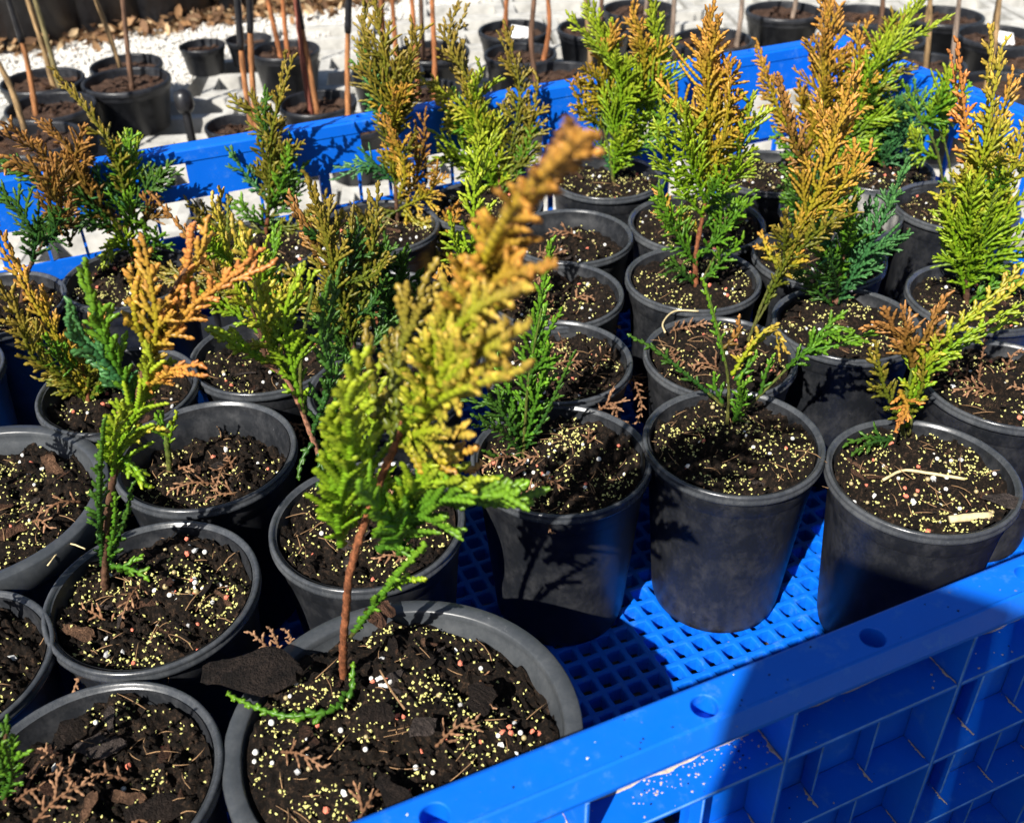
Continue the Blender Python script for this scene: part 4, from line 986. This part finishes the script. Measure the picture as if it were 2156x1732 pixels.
# fertilizer piles
def pile(P, px, n, spread):
    for _ in range(n):
        q = at_z(px[0] + random.gauss(0, spread), px[1] + random.gauss(0, spread * .55), P.h + FLOORZ + P.sd + .08)
        a, b_ = q.x - P.x, q.y - P.y
        if math.hypot(a, b_) > P.rs * .95: continue
        k = random.random()
        me = random.choice(PR_W) if k < .5 else random.choice(PR_P) if k < .72 else random.choice(PR_G) if k < .85 else random.choice(PR_T)
        place(me.name.split('.')[0], me, P.soil, P.top(a, b_, .012), random.uniform(.018, .028) * R, 3)
pile(PO['B'], (400, 1245), 22, 26); pile(PO['A'], (520, 1530), 20, 26); pile(PO['A'], (490, 1620), 16, 20); pile(PO['A'], (810, 1450), 9, 14)
pile(PO['H'], (1150, 985), 12, 22); pile(PO['J'], (1960, 1010), 12, 40); pile(PO['A'], (1060, 1540), 8, 25)

# white plastic plant label
lq = at_z(838, 690, -.22)
tg = empty('plant_label', W(lq.x, lq.y, -.25), 'blank white plastic plant label stuck in dark seedling\'s soil', 'plant label')
V, F = [], []; box_geo((-.011, -.0006, -.01), (.011, .0006, .020), V, F, .0003)
o = ob('label_blade', mesh('label_blade', V, F, M['tagw'], False), tg); o.rotation_euler = (-.5, 0, .2)

# ------------------------------------------------------------------ beyond the crate : block paving, saplings, gravel
BZ = -2.9
def hollow_block():
    V, F = [], []
    wx, wy, h = 3.0, 3.36, BZ - GZ
    xs = [-wx / 2, -wx / 2 + .30, wx / 2 - .30, wx / 2]; ys = [-wy / 2, -wy / 2 + .34, -.17, .17, wy / 2 - .34, wy / 2]
    hole = lambda i, j: i == 1 and j in (1, 3)
    def sol(i, j): return 0 <= i < 3 and 0 <= j < 5 and not hole(i, j)
    def q(*p): i = len(V); V.extend([(a * R, b_ * R, c * R) for a, b_, c in p]); F.append((i, i + 1, i + 2, i + 3))
    for i in range(3):
        for j in range(5):
            if not sol(i, j): continue
            x0, x1, y0, y1 = xs[i], xs[i + 1], ys[j], ys[j + 1]
            q((x0, y0, h), (x1, y0, h), (x1, y1, h), (x0, y1, h))
            if not sol(i - 1, j): q((x0, y1, 0), (x0, y0, 0), (x0, y0, h), (x0, y1, h))
            if not sol(i + 1, j): q((x1, y0, 0), (x1, y1, 0), (x1, y1, h), (x1, y0, h))
            if not sol(i, j - 1): q((x0, y0, 0), (x1, y0, 0), (x1, y0, h), (x0, y0, h))
            if not sol(i, j + 1): q((x1, y1, 0), (x0, y1, 0), (x0, y1, h), (x1, y1, h))
    return mesh('hollow_concrete_block', V, F, M['concrete'], False)
HB = hollow_block(); ba = math.radians(4)
for j in range(8):
    for i in range(-8, 10):
        u, v = i * 3.12 + (1.2 if j % 2 else 0) + random.uniform(-.06, .06), 17.2 + j * 3.5
        x, y = u * math.cos(ba) - (v - 17) * math.sin(ba), 17 + (v - 17) * math.cos(ba) + u * math.sin(ba)
        bad = False
        for cx in (-1.55, 1.55):
            for cy in (-1.75, 1.75):
                t_, n_ = (x + cx) * TV[0] + (y + cy) * TV[1], (x + cx) * NV[0] + (y + cy) * NV[1]
                if n_ < N1 + DEP + .15 and t_ < T1 + DEP + .15: bad = True
        if bad or (x < -9.3 and y > 27.5) or y > 33.0 + .8 * (x + 9.5) or abs(x) > .62 * y + 3: continue
        o = ob('hollow_concrete_block', HB); o.location = W(x, y, GZ); o.rotation_euler = (0, 0, ba + random.uniform(-.012, .012))
        tag(o, 'grey hollow concrete block laid with its two openings upward among the sapling pots', 'concrete block', 'hollow blocks paving the ground behind the crate')
# gravel bed and its stones
gp = [(-40, 27.6), (-9.4, 27.6), (-9.4, 33), (-2, 38.5), (14, 50), (14, 60), (-40, 60)]
V = [W(x, y, BZ - .25) for x, y in gp] + [W(x, y, GZ + .01) for x, y in gp]; n = len(gp)
F = [tuple(range(n))] + [(i, i + n, (i + 1) % n + n, (i + 1) % n) for i in range(n)]
ob('gravel_bed', mesh('gravel_bed', V, F, M['gravel'], False), None, 'structure')
V, F = [], []
def inside(x, y):
    c = False; j = n - 1
    for i in range(n):
        (xi, yi), (xj, yj) = gp[i], gp[j]
        if (yi > y) != (yj > y) and x < (xj - xi) * (y - yi) / (yj - yi) + xi: c = not c
        j = i
    return c
k = 0
while k < 15000:
    x, y = random.uniform(-20, 6), random.uniform(27.6, 41)
    if not inside(x, y): continue
    k += 1; s_ = random.uniform(.035, .085) * R; rm = rot_rand(3); c = W(x, y, BZ - .22 + random.uniform(0, .08)); i = len(V)
    for v in ((1, 0, 0), (0, 1, 0), (-1, 0, 0), (0, -1, 0), (0, 0, .8), (0, 0, -.8)): V.append(c + (rm @ Vector(v)) * s_ * random.uniform(.6, 1.3))
    F += [(i, i + 1, i + 4), (i + 1, i + 2, i + 4), (i + 2, i + 3, i + 4), (i + 3, i, i + 4), (i + 1, i, i + 5), (i + 2, i + 1, i + 5), (i + 3, i + 2, i + 5), (i, i + 3, i + 5)]
tag(ob('gravel', mesh('gravel', V, F, M['gravel'], False), None, 'stuff'), 'strip of white crushed gravel beyond the sapling pots', 'gravel')
# dry leaves blown against the large tubs
V, F, Cc = [], [], []
def dry_leaf(c, s_):
    rm = rot_rand(1.1); i = len(V); col_ = np.array(random.choice([(.34, .20, .10), (.24, .13, .06), (.46, .33, .19), (.16, .09, .05)])) * random.uniform(.7, 1.2)
    cu = random.uniform(.1, .5)
    for u in (-1, -.4, .3, 1):
        for v in (-1, 0, 1):
            ww = .45 * (1 - u * u) + .04
            V.append(c + (rm @ Vector((u, v * ww, cu * (v * v * ww + u * u * .5)))) * s_); Cc.append(col_)
    for a in range(3):
        for b_ in range(2): F.append((i + a * 3 + b_, i + a * 3 + b_ + 1, i + a * 3 + b_ + 4, i + a * 3 + b_ + 3))
for k in range(4200):
    u = random.random(); px = -60 + u * 900; py = 118 - u * 118 + random.gauss(0, 14) - 26
    q = at_z(px, py, BZ - .1); dry_leaf(W(q.x, q.y, BZ - .14 + random.uniform(0, .5) * abs(random.gauss(0, .6))), random.uniform(.12, .30) * R)
tag(ob('fallen_leaves', mesh('fallen_leaves', V, F, M['dead'], True, Cc), None, 'stuff'), 'drift of dry brown leaves heaped along the gravel edge', 'leaves')

# sapling pots
def pot_far(name, loc, r, h, label, group, soil=True, soil_d=.22, cat='potted plant'):
    root = empty(name, loc, label, cat, group)
    hh = h / r
    body = [(0, 0), (.74, 0), (.78, .03), (.93, hh - .26), (.955, hh - .25), (.96, hh - .12)]
    inner = [(.92, hh - .03), (.90, hh - .2), (.84, hh * .35), (0, hh * .3)]
    rim = [(.955, hh - .14), (.99, hh - .13), (1, hh - .1), (1, hh - .03), (.98, hh), (.94, hh), (.92, hh - .03)]
    s = random.random() * 6
    V, F = lathe(body, 40, r * R, .012, s); V2, F2 = lathe(inner, 40, r * R, .012, s)
    n0 = len(V); V += V2; F = [f[::-1] for f in F] + [tuple(i + n0 for i in f) for f in F2][::1]
    pt = ob('pot', mesh('pot', V, F, M['farpot']), root)
    V, F = lathe(rim, 40, r * R, .012, s); ob('rim', mesh('rim', V, [f[::-1] for f in F], M['farpot']), pt)
    if soil:
        sd = random.random() * 30; V = [(0, 0, (h - soil_d + .05) * R)]; F = []; nr, na = 12, 36
        for i in range(1, nr + 1):
            for k in range(na):
                a = 6.28318 * k / na; x, y = r * .885 * i / nr * math.cos(a), r * .885 * i / nr * math.sin(a)
                z = h - soil_d + .10 * noise.noise(Vector((x * 4 + sd, y * 4, sd))) + .07 * noise.noise(Vector((x * 11 + sd, y * 11, sd)))
                V.append((x * R, y * R, z * R))
        for k in range(na): F.append((0, 1 + k, 1 + (k + 1) % na))
        for i in range(nr - 1):
            for k in range(na):
                a, b_ = 1 + i * na + k, 1 + i * na + (k + 1) % na; F.append((a, a + na, b_ + na, b_))
        so_ = ob('mulch', mesh('mulch', V, F, M['mulch']), root)
        for _ in range(14):
            a, q = random.uniform(0, 6.28), random.uniform(0, .75) * r; l = random.uniform(.06, .16) * R
            place('bark_chip', CHIPS[random.choice((1, 2, 1, 0))], so_, Vector((q * math.cos(a) * R, q * math.sin(a) * R, (h - soil_d + .07) * R)), (l, l, l), .7)
    return root
SAP = [ # rim centre px, half width px, stems [(px path, orange/tan/brown/grey, tape from fraction)], label
 ((265, 168), 82, [([(275, 178), (266, 80), (256, -30)], 'brown', 0)], 'black sapling pot with reddish mulch and one thin straight brown stem'),
 ((262, 124), 68, [([(253, 136), (225, 60), (190, -30)], 'tan', 0)], 'black sapling pot with a thick tan stem leaning over the mulch'),
 ((112, 168), 76, [([(112, 178), (90, 100), (55, -10)], 'tan', 0), ([(122, 172), (100, 90), (68, -20)], 'olive', 0)], 'black sapling pot on the gravel side with two crossing tan stems'),
 ((105, 222), 82, [([(72, 232), (55, 120), (12, -20)], 'tape', .45)], 'sapling pot with pale rim and a stem taped black half way up'),
 ((80, 268), 92, [([(50, 268), (25, 190), (-15, 110)], 'tan', 0)], 'sapling pot closest to the crate corner with bare leaning tan stem'),
 ((425, 95), 46, [], 'small empty-looking black pot beside the white gravel'),
 ((490, 86), 46, [], 'small black pot in the row next to the empty-looking one'),
 ((600, 104), 66, [([(588, 98), (575, 50), (556, -30)], 'orange', 0), ([(602, 94), (598, 40), (593, -30)], 'orange', 0)], 'black sapling pot with shiny rim and two orange-barked stems'),
 ((668, 215), 78, [([(664, 200), (645, 110), (618, -30)], 'tape', .5), ([(648, 195), (640, 150), (635, 110)], 'red', 0)], 'black sapling pot with splayed orange stem bound in black tape'),
 ((496, 262), 62, [([(528, 262), (512, 150), (498, -20)], 'tape', .5), ([(545, 268), (530, 150), (524, -20)], 'tape', .55)], 'black sapling pot behind the crate rail with paired taped stems'),
 ((745, 262), 70, [([(730, 258), (731, 150), (734, -20)], 'tape', .55)], 'black sapling pot half hidden by the rail, orange stem taped above'),
 ((815, 150), 74, [([(808, 150), (806, 60), (800, -30)], 'orange', 0), ([(838, 152), (832, 90), (826, 10)], 'orange', 0)], 'black sapling pot hidden by the dusky plume, thick orange stems'),
 ((905, 110), 74, [([(890, 112), (888, 60), (885, -20)], 'brown', 0)], 'black sapling pot with single brown stem behind the yellow sprays'),
 ((895, 190), 76, [([(880, 188), (876, 120), (870, 40)], 'orange', 0), ([(912, 190), (915, 130), (912, 60)], 'orange', 0)], 'black sapling pot with two orange stems between plume and yellow sprays'),
 ((1082, 62), 72, [([(1062, 60), (1065, 20), (1068, -30)], 'orange', 0)], 'black sapling pot with white label in front of pale blocks'),
 ((1095, 112), 74, [([(1163, 116), (1156, 60), (1152, -30)], 'orange', 0)], 'black sapling pot with flared orange stem on pale blocks'),
 ((1172, 150), 78, [([(1108, 168), (1118, 90), (1126, -30)], 'brown', 0)], 'black sapling pot with dark brown stem against the blocks'),
 ((1185, 205), 82, [([(1252, 190), (1242, 120), (1236, 40)], 'tan', 0)], 'black sapling pot just over the rail with tan stem'),
 ((1345, 18), 74, [([(1360, 20), (1362, 0), (1364, -40)], 'grey', 0)], 'black sapling pot behind the gold-topped lime seedling'),
 ((1500, 82), 92, [([(1556, 84), (1560, 30), (1563, -30)], 'grey', 0)], 'widest sapling pot beyond the rail, its rim catching the light'),
 ((1650, 22), 74, [([(1662, 72), (1672, 20), (1680, -30)], 'grey', 0)], 'black sapling pot with slanting grey stem'),
 ((1770, 28), 78, [([(1744, 40), (1752, 0), (1760, -40)], 'brown', 0)], 'black sapling pot with slanting brown stem behind the golden plumes'),
 ((1955, 32), 80, [([(1952, 40), (1958, 0), (1962, -40)], 'tan', 0)], 'black sapling pot with tan stem in the farthest right row'),
 ((2085, 68), 84, [([(2088, 80), (2098, 20), (2106, -30)], 'tan', 0)], 'black sapling pot with tan stem and white label on its mulch'),
 ((1940, 135), 84, [([(1952, 138), (1956, 60), (1958, -20)], 'tan', 0)], 'black sapling pot with straight tan stake-like stem'),
 ((2080, 170), 88, [([(2080, 172), (2092, 100), (2100, 30)], 'tan', 0)], 'black sapling pot next to the crate corner, dark mulch'),
 ((2010, 205), 84, [([(1990, 210), (2002, 150), (2010, 80)], 'grey', 0)], 'black sapling pot wedged between the crate corner and the taller stems'),
 ((1860, 78), 80, [([(1850, 80), (1856, 30), (1860, -30)], 'brown', 0)], 'black sapling pot hidden behind the farthest lime spray'),
 ((1250, 58), 74, [([(1262, 62), (1266, 10), (1268, -30)], 'brown', 0)], 'black sapling pot behind the rear lime seedling, brown stem'),
 ((1405, 118), 80, [([(1412, 120), (1416, 60), (1420, -20)], 'grey', 0)], 'black sapling pot seen through the lime and gold crowns'),
 ((2170, 118), 82, [([(2180, 110), (2190, 40), (2196, -20)], 'tan', 0)], 'black sapling pot at the edge of the block paving'),
]
STC = {'brown': (.15, .085, .055), 'tan': (.30, .20, .10), 'olive': (.20, .17, .08), 'orange': (.36, .14, .055), 'red': (.24, .08, .055), 'grey': (.26, .20, .16), 'tape': (.36, .16, .065)}
placed = []
for (cx, cy), hwp, stems, lab in SAP:
    h = 1.25
    q = at_z(cx, cy, BZ + h); d_ = math.sqrt(q.x ** 2 + q.y ** 2 + (CAMZ - BZ - h) ** 2); r = min(1.12, hwp / FPX * d_)
    if hwp < 50: h = .8; q = at_z(cx, cy, BZ + h)
    gz = BZ - .2 if inside(q.x, q.y) else BZ
    q = Vector((q.x, q.y, 0))
    for _ in range(40):                                          # keep neighbouring pots clear of each other
        for (px_, py_, pr_) in placed:
            dx, dy = q.x - px_, q.y - py_; dd = math.hypot(dx, dy)
            if dd < r + pr_ + .03 and dd > 1e-4: s_ = (r + pr_ + .03 - dd) * .6; q.x += dx / dd * s_; q.y += dy / dd * s_
    t_, n_ = q.x * TV[0] + q.y * TV[1], q.x * NV[0] + q.y * NV[1]
    placed.append((q.x, q.y, r))
    root = pot_far('potted_sapling' if stems else 'plant_pot', W(q.x, q.y, gz + .003), r, h, lab, 'sapling pots standing on the blocks', cat='potted plant' if stems else 'pot')
    for (px, kind, fr) in stems:
        pts = [at_y(a, b_, q.y - .05 * k) for k, (a, b_) in enumerate(px)]
        x0 = max(-.6 * r, min(.6 * r, pts[0].x - q.x)); pts[0] = Vector((q.x + x0, q.y, gz + h - .35))
        # carry the stem on upward beyond the frame
        dv = (pts[-1] - pts[-2]).normalized(); pts.append(pts[-1] + dv * 4.5)
        path = smooth_path([W(*p) for p in pts], .012); n_ = len(path)
        c = np.array(STC[kind]); rad = [(.0046 - .0028 * i / n_) * random.uniform(.9, 1.1) for i in range(n_)]
        rad[0] *= 1.25
        V, F, Cc = tube(path, rad, 10, [c * random.uniform(.8, 1.15) for _ in range(n_)], .06)
        st = ob('stem', mesh('stem', [v - root.location for v in V], F, M['bark'], True, Cc), root)
        if fr:
            i0, i1 = int(n_ * fr * .55), int(n_ * min(.9, fr * .55 + .33))
            V, F, _ = tube(path[i0:i1], [x + .0011 for x in rad[i0:i1]], 10, None, .10)
            ob('tape', mesh('tape', [v - root.location for v in V], F, M['tape']), st)
    if 'label' in lab:
        V, F = [], []; box_geo((-.016, -.0006, -.006), (.016, .0006, .022), V, F, .0003)
        o = ob('label_blade', mesh('label_blade', V, F, M['tagw'], False), root); o.location = (.01, -.012, (h - .15) * R); o.rotation_euler = (-.9, .2, .1)
# large black tubs behind the gravel
for k, (px, py, r, lab) in enumerate([(20, 112, 2.6, 'large black nursery tub behind the leaf drift, lowest in the row'), (175, 84, 2.3, 'large black nursery tub between two others behind the gravel'),
                                 (320, 62, 2.4, 'large black nursery tub with deep shadow beside it'), (470, 36, 2.3, 'large black nursery tub at the leaf drift\'s middle'), (640, 8, 2.2, 'large black nursery tub at the far end of the gravel')]):
    q = at_z(px, py, BZ - .2)
    pot_far('nursery_tub', W(q.x, q.y + r * .8, BZ - .24), r, 4.6, lab, 'large tubs behind the gravel', cat='pot')
# black irrigation stake standing behind the crate
q = at_z(402, 300, BZ); q = at_y(402, 285, 23.0)
stk = empty('irrigation_stake', W(q.x, q.y, GZ), 'thin black irrigation stake with a round emitter head behind the rail', 'stake')
zt = at_y(390, 190, 23.0).z - GZ
V, F = lathe([(0, 0), (.10, 0), (.10, zt - .5), (.06, zt - .1), (0, zt - .08)], 12, R); ob('pole', mesh('pole', V, [f[::-1] for f in F], M['tape']), stk)
V, F = lathe([(0, zt - .5), (.16, zt - .48), (.22, zt - .36), (.20, zt - .08), (.08, zt + .02), (0, zt + .03)], 20, R); ob('emitter_head', mesh('emitter_head', V, [f[::-1] for f in F], M['tape']), stk)

# ------------------------------------------------------------------ plank screen made up, unseen behind the camera : stands in for the camera holder's shadow
# sun-view coordinates : l = sideways, v = height along the ray
A_ = -4.6; ex, ey = math.cos(SUN_AZ), math.sin(SUN_AZ)
def sunpt(l, along, z): return W(along * ex + l * ey, along * ey - l * ex, z)
ztop = 6.50 - math.tan(SUN_EL) * A_
scr = empty('added_shade_screen', sunpt(2.2, A_, GZ), 'made-up upright plank screen standing outside the crate on the sunny side', 'screen')
npl = 7
for k in range(npl):
    l0 = -.84 + k * 1.5
    V, F = [], []
    box_geo((0, -.007, 0), (1.49 * R, .007, (ztop - GZ) * R), V, F, .002)
    o = ob('shadeboard', mesh('shadeboard', V, F, M['wood'], False), scr)
    p0 = sunpt(l0, A_, GZ) - scr.location
    o.location = p0; o.rotation_euler = (0, 0, SUN_AZ - math.pi / 2)
